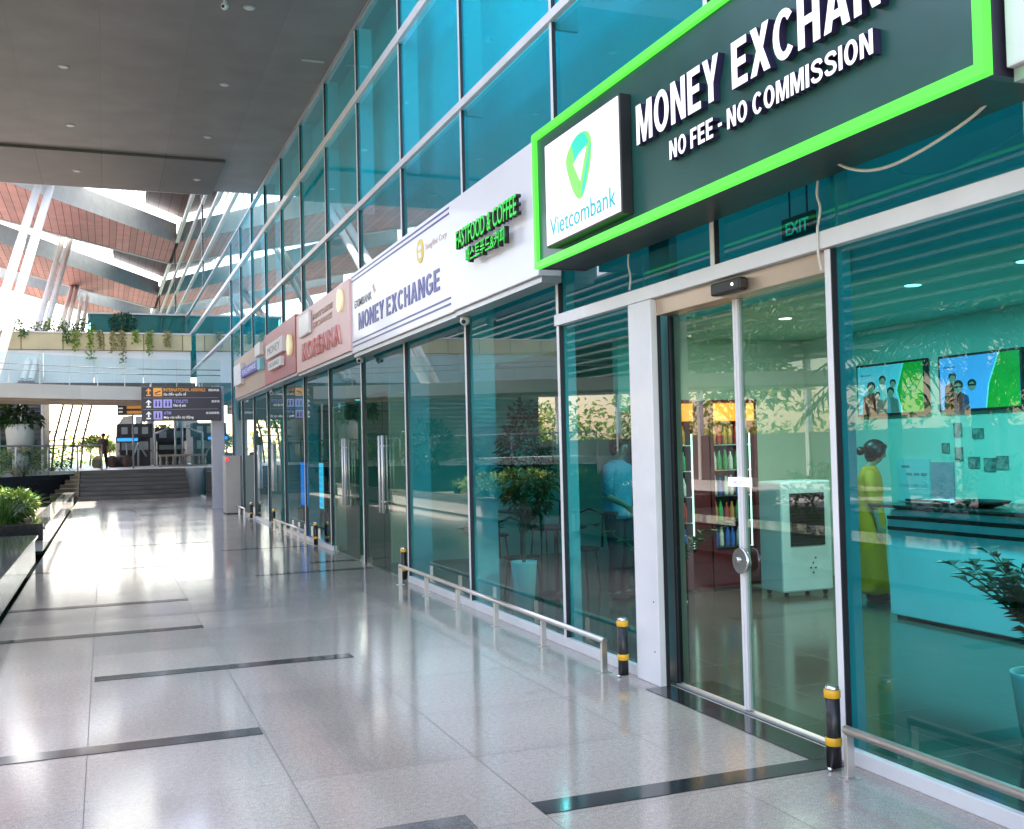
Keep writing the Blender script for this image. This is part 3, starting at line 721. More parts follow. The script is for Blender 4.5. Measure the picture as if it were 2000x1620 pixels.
def bush(name, c, rx, ry, rz, n, ln, m, label, cat='shrub', group=None, stem=True, parent=None):
    t = thing(name, (c[0], c[1], c[2]-rz), label, cat, group)
    MB().clump(c, rx, ry, rz, n, ln, ln*.5).build('foliage', m, t)
    if stem:
        b = MB()
        for k in range(4):
            a = k*1.6; b.tube([(c[0], c[1], c[2]-rz), (c[0]+rx*.3*math.cos(a), c[1]+ry*.3*math.sin(a), c[2])], [.03, .012], 6)
        b.build('stems', 'bark', t)
    return t
for i, (x, h, m, d) in enumerate([(-3.35, .28, 'leaf_lime', 'at the left picture edge'), (-2.3, .24, 'leaf_dry', 'between the first and second column pairs'), (-1.75, .34, 'leaf_lime', 'just left of the second column pair foot'), (-1.2, .22, 'leaf_dark', 'right of the third column pair'), (-.75, .28, 'leaf_mid', 'beside the kiosk corner')]):
    bush('planter_shrub', (x, 45.7, 6.55+h), .42, .4, h, 150, .17, m, 'low shrub growing in the tan planter '+d, group='shrubs in the long planter')
kt = thing('terrace_kiosk', (1.4, 48, 6.5), 'dark teal glass kiosk box standing behind the planter', 'kiosk')
box('kiosk_body', 'kiosk_teal', -.5, 3.36, 48.1, 51, 5.2, 7.70, kt)
for k in range(4): box('kiosk_pane', 'glass_kiosk', -.57+.985*k, -.57+.985*k+.95, 48.0, 48.03, 6.4, 7.68, kt)
for k in range(5): box('kiosk_mullion', 'kiosk_dark', -.60+.985*k, -.57+.985*k+.0, 47.98, 48.06, 6.4, 7.70, kt)
box('kiosk_roof', 'pale_grey', -.62, 3.36, 47.95, 51, 7.705, 7.78, kt)
t = thing('small_tree', (.75, 47.2, 6.5), 'small dark tree in front of the teal kiosk', 'tree')
MB().clump((.75, 47.2, 7.25), .5, .4, .42, 330, .16, .09).build('crown', 'leaf_dark', t)
MB().tube([(.75, 47.2, 6.5), (.72, 47.2, 7.2)], [.035, .02], 8).build('trunk', 'bark', t)

# lavender pillar, cabinet, direction board
pc = thing('square_pillar', (3.12, 32, 0), 'square lavender grey pillar holding the end of the footbridge', 'pillar')
box('shaft', 'pillar_lavender', 2.95, 3.30, 31.95, 32.35, 0, 3.60, pc, bev=.01)
cbx = thing('cabinet', (3.25, 29.2, 0), 'tall beige metal cabinet with a red lamp beside the pillar', 'cabinet')
box('body', 'cabinet_beige', 3.01, 3.40, 29, 29.75, .03, 1.56, cbx, bev=.008)
box('plinth', 'black_plastic', 3.03, 3.395, 29.03, 29.7, 0, .03, cbx)
box('door_gap', 'dark_gasket', 3.395, 3.412, 29.0, 29.4, .05, 1.55, cbx)
MB().ell((3.05, 28.985, 1.46), .05, .03, .05, 14).build('red_lamp', 'red_lamp', cbx)
def arrow(par, x, z, m, y, s_=.16):
    b = MB(); h = s_
    b.extr([(x, y, z+h), (x-h*.42, y, z+h*.55), (x-h*.42, y, z+h*.42), (x-h*.13, y, z+h*.6), (x-h*.13, y, z), (x+h*.13, y, z), (x+h*.13, y, z+h*.6), (x+h*.42, y, z+h*.42), (x+h*.42, y, z+h*.55)], (0, -.006, 0))
    b.box(x-h*.36, x+h*.36, y-.006, y, z-h*.32, z-h*.1)
    b.build('arrow', m, par)
db = thing('direction_board', (2.1, 31.85, 2.6), 'dark hanging direction board with three rows of arrows and words', 'sign')
box('board', 'board_dark', 1.0, 3.19, 31.80, 31.93, 2.60, 3.58, db, bev=.008)
for z in (2.935, 3.265): box('row_line', 'board_line', 1.05, 3.12, 31.794, 31.80, z-.007, z+.007, db)
BY = 31.798
for z, m, w1, w2, w3, sq in ((3.30, 'board_orange', 'INTERNATIONAL ARRIVALS', 'Ga đến quốc tế', '国际到达', 1), (2.97, 'board_violet', 'TOILETS', 'Nhà vệ sinh', '洗手间', 2), (2.635, 'board_violet', 'ATM', 'Máy rút tiền tự động', '自动取款机', 1)):
    arrow(db, 1.19, z+.075, 'board_orange' if z > 3.2 else 'board_white', BY, .17)
    for k in range(sq):
        s0 = box('pictogram', 'board_orange' if z > 3.2 else 'board_violet', 1.32+.27*k, 1.56+.27*k, BY-.006, BY, z+.01, z+.25, db)
        b = MB()
        if z > 3.2: b.extr([(1.36, BY-.007, z+.08), (1.52, BY-.007, z+.15), (1.52, BY-.007, z+.18), (1.36, BY-.007, z+.12)], (0, -.003, 0)); b.box(1.36, 1.52, BY-.010, BY-.007, z+.05, z+.065)
        else:
            for xx in (-.045, .045): b.box(1.44+.27*k+xx-.02, 1.44+.27*k+xx+.02, BY-.010, BY-.007, z+.05, z+.16); b.ell((1.44+.27*k+xx, BY-.008, z+.19), .02, .003, .02, 10)
        b.build('pictogram_mark', 'board_dark', s0)
    xx = 1.58+.27*(sq-1)+.02
    lettering('english_words', w1, m, db, (xx, BY, z+.145), {22: 1.16, 7: .40, 3: .2}[len(w1)], .095, .006, FACE_S, .012)
    lettering('local_words', w2, 'board_white', db, (xx, BY, z+.01), {14: .62, 11: .34, 20: .82}[len(w2)], .115, .006, FACE_S, .012)
    w_ = .075*len(w3); lettering('small_words', w3, 'board_white', db, (3.15-w_, BY, z+.15), w_, .07, .006, FACE_S, .008)
for x in (1.25, 2.6): box('hanger', 'grey_aluminium', x-.02, x+.02, 31.86, 31.9, 3.58, 3.66, db)
box('low_black_wall', 'black_granite', 3.10, 3.41, 32.6, 36, 0, 1.06, label='low black stone block standing between the pillar and the steps', cat='wall')
d2 = thing('far_direction_board', (1.05, 50, 3.4), 'small distant dark direction board partly hidden behind the nearer one', 'sign')
box('board', 'board_dark', .55, 1.6, 50, 50.1, 3.45, 3.95, d2)
for z in (3.58, 3.80): box('word_strip', 'board_orange', .95, 1.55, 49.99, 50, z-.06, z+.06, d2)
for z in (3.60, 3.76): box('arrow_mark', 'board_white', .6, .78, 49.99, 50, z-.03, z+.03, d2)
MB().tube([(1.2, 50.05, 1.08), (1.2, 50.05, 3.45)], .04, 8).build('post', 'grey_aluminium', d2)

# ------------------------------------------------------------------ shop signs above the doors
def sign_box(name, m, x0, y0, y1, z0, z1, label, under=True):
    t = thing(name, (3.2, (y0+y1)/2, z0), label, 'shop sign', 'shop signs along the glass wall')
    box('sign_panel', m, x0, 3.40, y0+.004, y1-.004, z0, z1, t, bev=.006)
    if under: box('lower_channel', 'grey_aluminium', x0+.03, 3.40, y0+.01, y1-.01, z0-.05, z0-.002, t)
    return t
# green framed bank sign
t = thing('bank_sign', (3.2, 5.1, 2.93), 'dark green bank sign with glowing green outline and white raised words', 'shop sign', 'shop signs along the glass wall')
SX = 3.0; Y0, Y1, Z0, Z1 = 2.89, 7.17, 2.915, 3.915
box('sign_panel', 'sign_green', SX+.012, 3.40, Y0+.05, Y1-.05, Z0+.05, Z1-.05, t)
e = MB()
e.box(SX-.014, SX+.03, Y0, Y1, Z0, Z0+.047); e.box(SX-.014, SX+.03, Y0, Y1, Z1-.047, Z1)
e.box(SX-.013, SX+.03, Y0, Y0+.047, Z0+.048, Z1-.048); e.box(SX-.013, SX+.03, Y1-.047, Y1, Z0+.048, Z1-.048)
e.build('glowing_outline', 'green_led', t)
box('side_case', 'board_dark', SX+.032, 3.40, Y0+.004, Y0+.048, Z0, Z1, t); box('side_case', 'board_dark', SX+.032, 3.40, Y1-.048, Y1-.004, Z0, Z1, t)
box('under_case', 'black_plastic', SX+.032, 3.40, Y0+.05, Y1-.05, Z0+.004, Z0+.048, t)
lb = box('logo_box', 'black_plastic', 2.935, SX+.011, 5.64, 6.80, 3.0, 3.735, t, bev=.004)
LX = 2.928
box('logo_face', 'light_box', LX, 2.934, 5.655, 6.785, 3.015, 3.72, lb)
def poly2(par, name, m, pts, x, d=.004): MB().extr([(x, y, z) for y, z in pts], (-d, 0, 0)).build(name, m, par)
def curve(pts, n=10):
    """smooth closed outline through control points (Catmull-Rom)"""
    out = []; k = len(pts)
    for i in range(k):
        p0, p1, p2, p3 = (Vector(pts[(i+j-1) % k]) for j in range(4))
        for s in range(n):
            q = s/n; out.append(tuple(.5*((2*p1)+(-p0+p2)*q+(2*p0-5*p1+4*p2-p3)*q*q+(-p0+3*p1-3*p2+p3)*q**3)))
    return out
EC, EZ = 6.22, 3.435
# rounded shield with an inner white wedge and a lighter right edge
shield = [(EC+.20, EZ+.06), (EC+.15, EZ+.15), (EC+.02, EZ+.21), (EC-.12, EZ+.20), (EC-.19, EZ+.13), (EC-.17, EZ-.02), (EC-.08, EZ-.17), (EC, EZ-.215), (EC+.10, EZ-.14)]
poly2(lb, 'emblem', 'logo_lime', curve(shield), LX-.0005)
poly2(lb, 'emblem_band', 'logo_teal', [(EC+.10, EZ+.175), (EC+.0, EZ+.205), (EC-.10, EZ+.200), (EC-.16, EZ+.12), (EC-.05, EZ+.09), (EC+.055, EZ+.045)], LX-.005, .002)
poly2(lb, 'emblem_wedge', 'light_box', [(EC+.075, EZ+.03), (EC-.03, EZ+.085), (EC-.125, EZ+.10), (EC-.02, EZ-.10)], LX-.005, .003)
poly2(lb, 'emblem_edge', 'logo_teal', [(EC-.178, EZ+.10), (EC-.196, EZ+.10), (EC-.085, EZ-.165), (EC-.03, EZ-.205), (EC-.05, EZ-.15)], LX-.005, .002)
lettering('logo_words', 'Vietcombank', 'logo_word', lb, (LX, 6.72, 3.065), 1.01, .125, .003)
block_letters('first_word', 'MONEY', 'letter_white', t, (SX+.011, 5.50, 3.375), .90, .235, .042, side='letter_side'); block_letters('second_word', 'EXCHANGE', 'letter_white', t, (SX+.011, 4.48, 3.375), 1.45, .235, .042, side='letter_side')
block_letters('lower_words', 'NO FEE - NO COMMISSION', 'letter_white', t, (SX+.011, 5.12, 3.188), 1.675, .105, .042, side='letter_side')
bk = MB()
for y in (5.3, 4.7, 4.1, 3.6): bk.box(SX-.0, SX+.012, y-.004, y+.004, 3.40, 3.41)
bk.build('letter_stud', 'chrome', t)
# white sign with green raised letters
t = sign_box('coffee_sign', 'sign_white', 3.20, 7.60, 9.775, 2.95, 4.03, 'white shop sign with bright green raised letters and Korean line')
lettering('english_words', 'FASTFOOD & COFFEE', 'green_letter', t, (3.155, 9.38, 3.475), 1.56, .17, .045, bold=.012, side='black_plastic')
lettering('korean_words', '패스트푸드&커피', 'green_letter', t, (3.155, 9.12, 3.295), 1.02, .145, .045, bold=.012, side='black_plastic')
# white sign with navy stripes
t = sign_box('exchange_sign', 'sign_white', 3.21, 9.785, 14.34, 2.945, 4.04, 'white shop sign with navy double stripes and a yellow round logo')
for z in (3.99, 3.935, 3.095, 3.035): box('stripe', 'navy', 3.206, 3.21, 9.87, 14.28, z-.010, z+.010, t)
block_letters('first_word', 'MONEY', 'navy', t, (3.21, 13.90, 3.225), 1.38, .225, .006); block_letters('second_word', 'EXCHANGE', 'navy', t, (3.21, 12.40, 3.225), 2.18, .225, .006)
lettering('small_words', 'EXIMBANK', 'grey_ink', t, (3.21, 14.12, 3.545), .98, .10, .004, bold=.004)
MB().extr([(3.21, 13.0, 3.60), (3.21, 13.10, 3.70), (3.21, 13.03, 3.72), (3.21, 12.93, 3.62)], (-.004, 0, 0)).build('small_mark', 'tan_ink', t)
b = MB(); b.tube([(3.21, 10.90, 3.745), (3.203, 10.90, 3.745)], .13, 26); rl = b.build('round_logo', 'yellow_logo', t)
poly2(rl, 'logo_cut', 'sign_white', [(10.96, 3.80), (10.86, 3.82), (10.84, 3.765), (10.94, 3.755)], 3.2028, .002)
poly2(rl, 'logo_cut', 'sign_white', [(10.96, 3.73), (10.86, 3.73), (10.84, 3.67), (10.94, 3.675)], 3.2028, .002)
lettering('company_words', 'SongViet Corp', 'tan_ink', t, (3.21, 10.70, 3.70), .74, .085, .003)
# pale red sign
t = sign_box('pink_sign', 'sign_pink', 3.18, 14.345, 18.64, 2.99, 4.0, 'washed out pink shop sign with red words and a white round lamp')
lettering('main_words', 'KOREANA', 'sign_red', t, (3.18, 17.95, 3.14), 3.1, .30, .03, bold=.02, side='sign_pink')
lettering('upper_words', 'MONEY CHANGE', 'tan_ink', t, (3.18, 17.0, 3.74), 1.55, .085, .01, bold=.005)
lettering('upper_words', 'EXCHANGE', 'tan_ink', t, (3.18, 17.0, 3.60), 1.5, .085, .01, bold=.005)
box('white_plate', 'sign_white', 3.13, 3.179, 17.15, 18.1, 3.55, 3.93, t, bev=.02)
MB().tube([(3.179, 14.86, 3.76), (3.14, 14.86, 3.76)], .165, 26).build('round_lamp', 'lamp_disc_yellow', t)
# maroon sign
t = sign_box('maroon_sign', 'sign_maroon', 3.16, 18.65, 22.45, 3.02, 4.05, 'maroon shop sign with two white plates and a round yellow lamp')
box('white_plate', 'sign_white', 3.08, 3.158, 19.62, 21.72, 3.49, 3.78, t, bev=.004)
box('white_plate', 'sign_white', 3.08, 3.158, 19.86, 21.45, 3.245, 3.42, t, bev=.004)
lettering('plate_words', 'MONEY', 'grey_ink', t, (3.08, 21.5, 3.56), 1.6, .15, .003)
lettering('plate_words', 'EXCHANGE', 'grey_ink', t, (3.08, 21.3, 3.29), 1.3, .09, .003)
MB().tube([(3.158, 19.1, 3.545), (3.10, 19.1, 3.545)], .19, 26).build('round_lamp', 'lamp_disc_yellow', t)
# tan sign with blue word plate
t = sign_box('tan_sign', 'sign_tan', 3.17, 22.46, 27.9, 3.02, 4.0, 'tan shop sign with blue plate and white end plates, farthest of the row')
box('blue_plate', 'sign_blue', 3.08, 3.168, 23.0, 25.85, 3.42, 3.63, t, bev=.004)
box('cyan_plate', 'sign_cyan', 3.07, 3.168, 22.55, 22.95, 3.38, 3.62, t, bev=.004)
box('white_plate', 'sign_white', 3.07, 3.168, 25.9, 27.35, 3.30, 3.80, t, bev=.004)
box('white_plate', 'sign_white', 3.08, 3.168, 22.6, 23.4, 3.70, 3.96, t, bev=.004)
lettering('plate_words', 'EXCHANGE', 'sign_white', t, (3.08, 25.6, 3.47), 2.3, .11, .003, bold=.01)
t = sign_box('blank_sign', 'sign_white', 3.07, -1.5, 2.872, 2.935, 4.05, 'plain white sign panel cut by the right picture edge')
# loose cables under the bank sign
def cable(pts, r_, label):
    b = MB(); n = []
    P = [Vector(p) for p in pts]
    for i in range(len(P)-1):
        p0, p1, p2, p3 = P[max(i-1, 0)], P[i], P[i+1], P[min(i+2, len(P)-1)]
        for s in range(8):
            q = s/8; n.append(.5*((2*p1)+(-p0+p2)*q+(2*p0-5*p1+4*p2-p3)*q*q+(-p0+3*p1-3*p2+p3)*q**3))
    n.append(P[-1]); b.tube(n, r_, 7); b.build('cable', 'cable_white', None, label, 'cable')
cable([(3.31, 4.16, 2.96), (3.30, 4.114, 2.934), (3.30, 4.015, 2.879), (3.30, 3.875, 2.835), (3.30, 3.724, 2.822), (3.30, 3.549, 2.838), (3.30, 3.40, 2.864), (3.30, 3.259, 2.898), (3.30, 3.165, 2.935), (3.31, 3.13, 2.95)], .0075, 'loose white cable sagging below the right end of the green sign')
cable([(3.40, 4.385, 2.92), (3.40, 4.395, 2.85), (3.405, 4.38, 2.78), (3.402, 4.392, 2.71), (3.39, 4.388, 2.67), (3.392, 4.392, 2.56), (3.41, 4.392, 2.46)], .007, 'pale cable running down the upright right of the sliding doors')
cable([(3.40, 6.46, 2.93), (3.40, 6.468, 2.84), (3.406, 6.452, 2.76), (3.40, 6.462, 2.67)], .007, 'pale cable hanging on the upright left of the sliding doors')
# small dome cameras under the signs and one under the canopy
def cctv(x, y, z, label, first=[None]):
    if first[0] is None:
        t = thing('security_camera', (x, y, z), label, 'camera', 'small white security cameras')
        MB().tube([(x, y, z), (x, y, z-.045)], .03, 14).build('mount', 'camera_white', t)
        MB().ell((x-.01, y-.02, z-.085), .052, .052, .05, 16).build('head', 'camera_white', t)
        MB().ell((x-.035, y-.052, z-.10), .024, .024, .022, 12).build('lens', 'black_plastic', t)
        first[0] = t
    else: clone(first[0], (x, y, z), label)
cctv(3.33, 9.80, 2.945, 'white dome camera under the joint of coffee and stripe signs')
cctv(3.33, 14.35, 2.95, 'white dome camera under the right end of the pink sign')
cctv(3.33, 22.6, 2.97, 'white dome camera under the far end of the maroon sign')
cctv(1.58, 14.38, 7.70, 'white camera hanging from the dark soffit at the top edge')

# ------------------------------------------------------------------ guard rails and bollards
def guard_rail(y0, y1, n, label, x=3.265):
    t = thing('guard_rail', (x, (y0+y1)/2, 0), label, 'guard rail', 'low steel guard rails along the glass')
    MB().tube([(x, y0-.02, .225), (x, y1+.02, .225)], .021, 14).build('bar', 'steel', t)
    for k in range(n):
        y = y0+(y1-y0)*k/(n-1)
        box('post', 'steel', x-.022, x+.022, y-.012, y+.012, .004, .206, t, bev=.002)
        box('post_foot', 'steel', x-.045, x+.045, y-.03, y+.03, 0, .004, t)
    return t
guard_rail(6.74, 12.22, 6, 'long low steel rail on six posts left of the sliding doors')
guard_rail(-.4, 4.12, 5, 'low steel rail running out at the lower right corner')
guard_rail(18.6, 22.2, 6, 'distant low steel rail of close posts beyond the swing doors')
guard_rail(27.2, 30.5, 4, 'farthest low steel rail near the beige cabinet')
bo = None
for x, y, lab in ((3.295, 4.27, 'black bollard with yellow bands in front of the right door upright'), (3.33, 6.57, 'black bollard with yellow bands beside the white door column'), (3.42, 12.62, 'black bollard with yellow bands behind the far end of the long rail'), (3.36, 18.1, 'black bollard with yellow bands right of the distant rail'), (3.36, 22.9, 'black bollard with yellow bands at the left end of the distant rail'), (3.36, 26.6, 'small far bollard with yellow bands near the cabinet')):
    if bo is None:
        bo = thing('bollard', (x, y, 0), lab, 'bollard', 'black bollards with yellow bands')
        MB().lathe((x, y, 0), [(.036, .012), (.036, .375)], 20).build('tube', 'bollard_black', bo)
        for z in (.115, .345): MB().lathe((x, y, z), [(.0375, 0), (.040, .003), (.040, .037), (.0375, .04)], 20).build('yellow_band', 'reflective_yellow', bo)
        MB().lathe((x, y, .3755), [(.034, 0), (.034, .022), (.028, .03)], 20).build('cap', 'chrome', bo)
        MB().tube([(x-.042, y-.02, .0), (x-.042, y-.02, .02)], .012, 8).build('anchor_bolt', 'chrome', bo)
    else: clone(bo, (x, y, 0), lab, rz=rng.uniform(-.4, .4))

# ------------------------------------------------------------------ inside the bank and the coffee shop
ct = thing('service_counter', (7.0, 6, 0), 'white curved-front bank counter with black stripes and dark top', 'counter')
box('front', 'counter_white', 6.56, 7.35, 3.2, 7.64, .03, .90, ct, bev=.01)
box('plinth', 'counter_dark', 6.60, 7.3, 3.25, 7.6, 0, .03, ct)
for z in (.80, .895): box('black_stripe', 'counter_dark', 6.552, 6.56, 3.2, 7.635, z-.016, z+.016, ct)
box('upper_shelf', 'counter_white', 6.58, 7.33, 3.2, 7.62, .912, .965, ct)
box('worktop', 'counter_dark', 6.48, 7.38, 3.15, 7.80, .985, 1.012, ct, bev=.008)
box('shelf_gap', 'cooler_grille', 6.62, 7.3, 3.22, 7.6, .966, .984, ct)
lp = thing('document_tray', (6.8, 7.2, 1.013), 'stack of pale document trays at the left end of the counter', 'tray')
for k in range(2): box('tray', 'paper_blue', 6.62, 6.95, 6.95-.02*k, 7.45-.03*k, 1.014+.03*k, 1.022+.03*k, lp); box('tray_rim', 'counter_dark', 6.61, 6.62, 6.94, 7.46, 1.014+.03*k, 1.034+.03*k, lp)
bw = thing('shallow_bowl', (6.75, 6.85, 1.013), 'shallow dark dish lying on the counter top', 'dish')
MB().lathe((6.75, 6.72, 1.013), [(.10, 0), (.24, .035), (.27, .06), (.25, .06), (.09, .012)], 28, .6, 1).build('bowl', 'counter_dark', bw)
def notice(name, m, y0, y1, z0, z1, label, lines):
    t = thing(name, (7.99, (y0+y1)/2, z0), label, 'notice')
    box('sheet', m, 7.985, 7.997, y0, y1, z0, z1, t)
    for (yy, zz, wd, txt) in lines: lettering('printed_line', txt, 'grey_ink', t, (7.985, yy, zz), wd, .03, .001)
notice('wall_notice', 'paper_blue', 8.64, 9.12, .93, 1.38, 'pale blue printed notice on the wall right of the woman', [(9.05, 1.28, .12, '____'), (8.98, 1.20, .30, '— — —'), (9.08, 1.08, .40, 'PLEASE WAIT HERE')])
notice('wall_notice', 'paper_pink', 8.31, 8.62, .93, 1.345, 'pink notice sheet on the wall above the counter', [])
for i, (y, z, sy, sz, rot, d) in enumerate([(8.24, 1.67, .10, .14, 0, 'topmost, under the right screen'), (8.41, 1.49, .10, .10, 0, 'leftmost in the swarm'), (8.235, 1.43, .10, .13, 0, 'below the leftmost one'), (8.04, 1.345, .14, .11, 0, 'square dark one in the low row'), (7.845, 1.325, .14, .13, 0, 'middle of the low row'), (7.69, 1.345, .14, .13, 0, 'right end of the low row'), (7.98, 1.63, .14, .10, 0, 'upper right beneath the screen edge')]):
    tag(box('wall_photo', 'photo_print', 7.985, 7.997, y-sy/2, y+sy/2, z-sz/2, z+sz/2), 'small dark photo print stuck on the wall, '+d, 'photo', 'small photos on the bank wall')
def screen(y0, y1, z0, z1, blue, label):
    t = thing('wall_screen', (7.95, (y0+y1)/2, z0), label, 'screen', 'wall screens in the bank')
    box('bezel', 'black_plastic', 7.93, 7.99, y0, y1, z0, z1, t, bev=.004)
    X = 7.929; W = y1-y0-.05; H = z1-z0-.05; yl = y1-.025; zb = z0+.025
    P = lambda u, v: (yl-u*W, zb+v*H)
    poly2(t, 'picture', 'tv_blue' if blue else 'tv_pale', [P(0, 0), P(1, 0), P(1, 1), P(0, 1)], X, .002)
    s_ = .72 if blue else .64
    if blue: g = [P(s_-.12, 0), P(1, 0), P(1, 1), P(s_+.05, 1), P(s_-.08, .45)]
    else: g = [P(.70, 0), P(1, 0), P(1, 1), P(.73, 1), P(.62, .46)]
    poly2(t, 'green_field', 'tv_green', g, X-.003, .002)
    ln = [(g[0], g[-1]), (g[-1], g[-2])]
    for a, b in ln:
        poly2(t, 'bright_edge', 'tv_line', [a, b, (b[0]+.018, b[1]), (a[0]+.018, a[1])], X-.0045, .002)
    if not blue:
        for zz, wd in ((.50, .24), (.42, .26), (.30, .16)): box('caption_line', 'tv_green_soft', X-.008, X-.0055, yl-W*(.70+wd), yl-W*.70, zb+H*zz, zb+H*zz+.02, t)
    lettering('caption', 'Vietcombank', 'pic_dark', t, (X-.003, yl-.05*W, zb+.80*H), .16, .02, .001)
    people = [(.16, .34, 'pic_dark', .09), (.30, .40, 'pic_dark', .1)] if blue else []
    def fig(u, v, sc, cloth, hair='pic_dark', glasses=False):
        b = MB(); b.extr([(X-.003, *P(u-sc*.75, 0)), (X-.003, *P(u-sc*.65, v-sc*.8)), (X-.003, *P(u, v-sc*.25)), (X-.003, *P(u+sc*.65, v-sc*.8)), (X-.003, *P(u+sc*.75, 0))], (-.002, 0, 0)); b.build('printed_clothes', cloth, t)
        hw = MB(); c = P(u, v+sc*.30); hw.ell((X-.0055, c[0], c[1]), .001, sc*.33*W, sc*.50*H, 14); hw.build('printed_hair', hair, t)
        f = MB(); c = P(u, v); f.ell((X-.0075, c[0], c[1]), .001, sc*.26*W, sc*.50*H, 14); f.build('printed_face', 'pic_skin', t)
        if glasses: box('printed_glasses', 'pic_dark', X-.0095, X-.0086, c[0]-sc*.24*W, c[0]+sc*.24*W, c[1]+.004, c[1]+.022, t)
    if blue:
        fig(.17, .58, .16, 'pic_dark'); fig(.24, .40, .20, 'pic_dark', glasses=True); fig(.42, .42, .17, 'tv_blue', glasses=True)
    else:
        fig(.40, .66, .16, 'pic_white'); fig(.56, .58, .14, 'pic_white'); fig(.22, .52, .20, 'pic_red'); fig(.52, .40, .17, 'pic_khaki'); fig(.32, .36, .125, 'pic_red')
screen(8.60, 9.66, 1.85, 2.425, False, 'left wall screen showing a family group and green field')
screen(7.36, 8.41, 1.85, 2.42, True, 'right wall screen showing people with glasses on blue')
ac = thing('air_cooler', (6.75, 9.2, 0), 'white upright air cooler with dark front grille', 'air cooler')
box('body', 'cooler_white', 6.43, 7.05, 9.05, 9.45, .05, 1.185, ac, bev=.02)
g = box('grille', 'cooler_grille', 6.53, 6.95, 9.035, 9.05, .52, 1.06, ac)
for k in range(16): box('grille_slat', 'fridge_black', 6.535, 6.945, 9.025, 9.035, .54+.033*k, .548+.033*k, g)
for k, (dx, dz) in enumerate(((0, 0), (.03, .05), (0, .10), (.03, .15), (-.03, .05))): MB().tube([(6.80+dx, 9.048, .24+dz), (6.80+dx, 9.04, .24+dz)], .009, 8).build('vent_hole', 'fridge_black', ac)
for x in (6.5, 6.98):
    for y in (9.1, 9.4): MB().tube([(x-.012, y, .028), (x+.012, y, .028)], .028, 10).build('castor', 'black_plastic', ac)
bottle = [None]
def bottle_at(x, y, z, h, m, lab):
    if bottle[0] is None: bottle[0] = {}
    if m not in bottle[0]:
        o = MB().lathe((0, 0, 0), [(.026, 0), (.028, .01), (.028, .12), (.012, .165), (.012, .19)], 10).build('bottle', m, None)
        bottle[0][m] = o
    else:
        o = bottle[0][m].copy(); COL.objects.link(o)
    o.location = (x, y, z); o.scale = (1, 1, h)
    tag(o, lab, 'bottle', 'drinks in the two fridges')
def fridge(x0, x1, y0, label, which):
    t = thing('drinks_fridge', ((x0+x1)/2, y0+.3, 0), label, 'fridge', 'lit drinks fridges')
    b = MB(); b.box(x0, x0+.04, y0, y0+.6, .02, 2.04); b.box(x1-.04, x1, y0, y0+.6, .02, 2.04); b.box(x0+.041, x1-.041, y0+.56, y0+.6, .02, 2.04); b.box(x0+.041, x1-.041, y0, y0+.555, .02, .42)
    b.build('cabinet', 'fridge_red', t)
    box('lit_header', 'fridge_glow', x0+.04, x1-.04, y0-.006, y0+.3, 1.84, 2.03, t)
    box('header_trim', 'fridge_red', x0, x1, y0-.01, y0+.3, 2.041, 2.07, t)
    box('back_lining', 'fridge_back', x0+.042, x1-.042, y0+.545, y0+.556, .43, 1.83, t)
    for x in ((x1-.058),) if which == 0 else (x1-.10,): box('light_strip', 'led_white', x, x+.014, y0+.012, y0+.022, .45, 1.70, t)
    for k in range(5):
        z = .46+.28*k; box('shelf', 'chrome', x0+.042, x1-.042, y0+.03, y0+.54, z-.012, z, t)
    cols_ = [['drink_blue', 'drink_blue', 'drink_white'], ['drink_green', 'drink_amber', 'drink_red'], ['drink_white', 'drink_white', 'drink_blue'], ['drink_green', 'drink_white', 'drink_green'], ['drink_amber', 'drink_amber', 'drink_red']]
    names = {'drink_green': 'green', 'drink_white': 'white', 'drink_amber': 'amber', 'drink_blue': 'blue', 'drink_red': 'red'}
    lv = ['bottom', 'second', 'middle', 'fourth', 'top']
    for k in range(5):
        n = int((x1-x0-.14)/.072)
        for j in range(n):
            m = cols_[k][(j*2+which) % 3 if k % 2 else (j+which) % 3]
            bottle_at(x0+.085+.072*j, y0+.08+.01*(j % 2), .46+.28*k, 1.05+.1*((j*7+k) % 3)/2, m, f'{names[m]} drink bottle on the {lv[k]} shelf of the {"left" if which == 0 else "right"} fridge')
fridge(5.50, 6.00, 9.95, 'drinks fridge with orange lit header, left of the maroon pillar', 0)
fridge(6.18, 6.78, 9.95, 'drinks fridge with orange lit header, right of the maroon pillar', 1)
t = thing('fridge_divider', (6.09, 10.2, 0), 'narrow maroon pillar standing between the two fridges', 'pillar')
box('shaft', 'fridge_red', 6.01, 6.17, 9.97, 10.5, 0, 2.0, t)
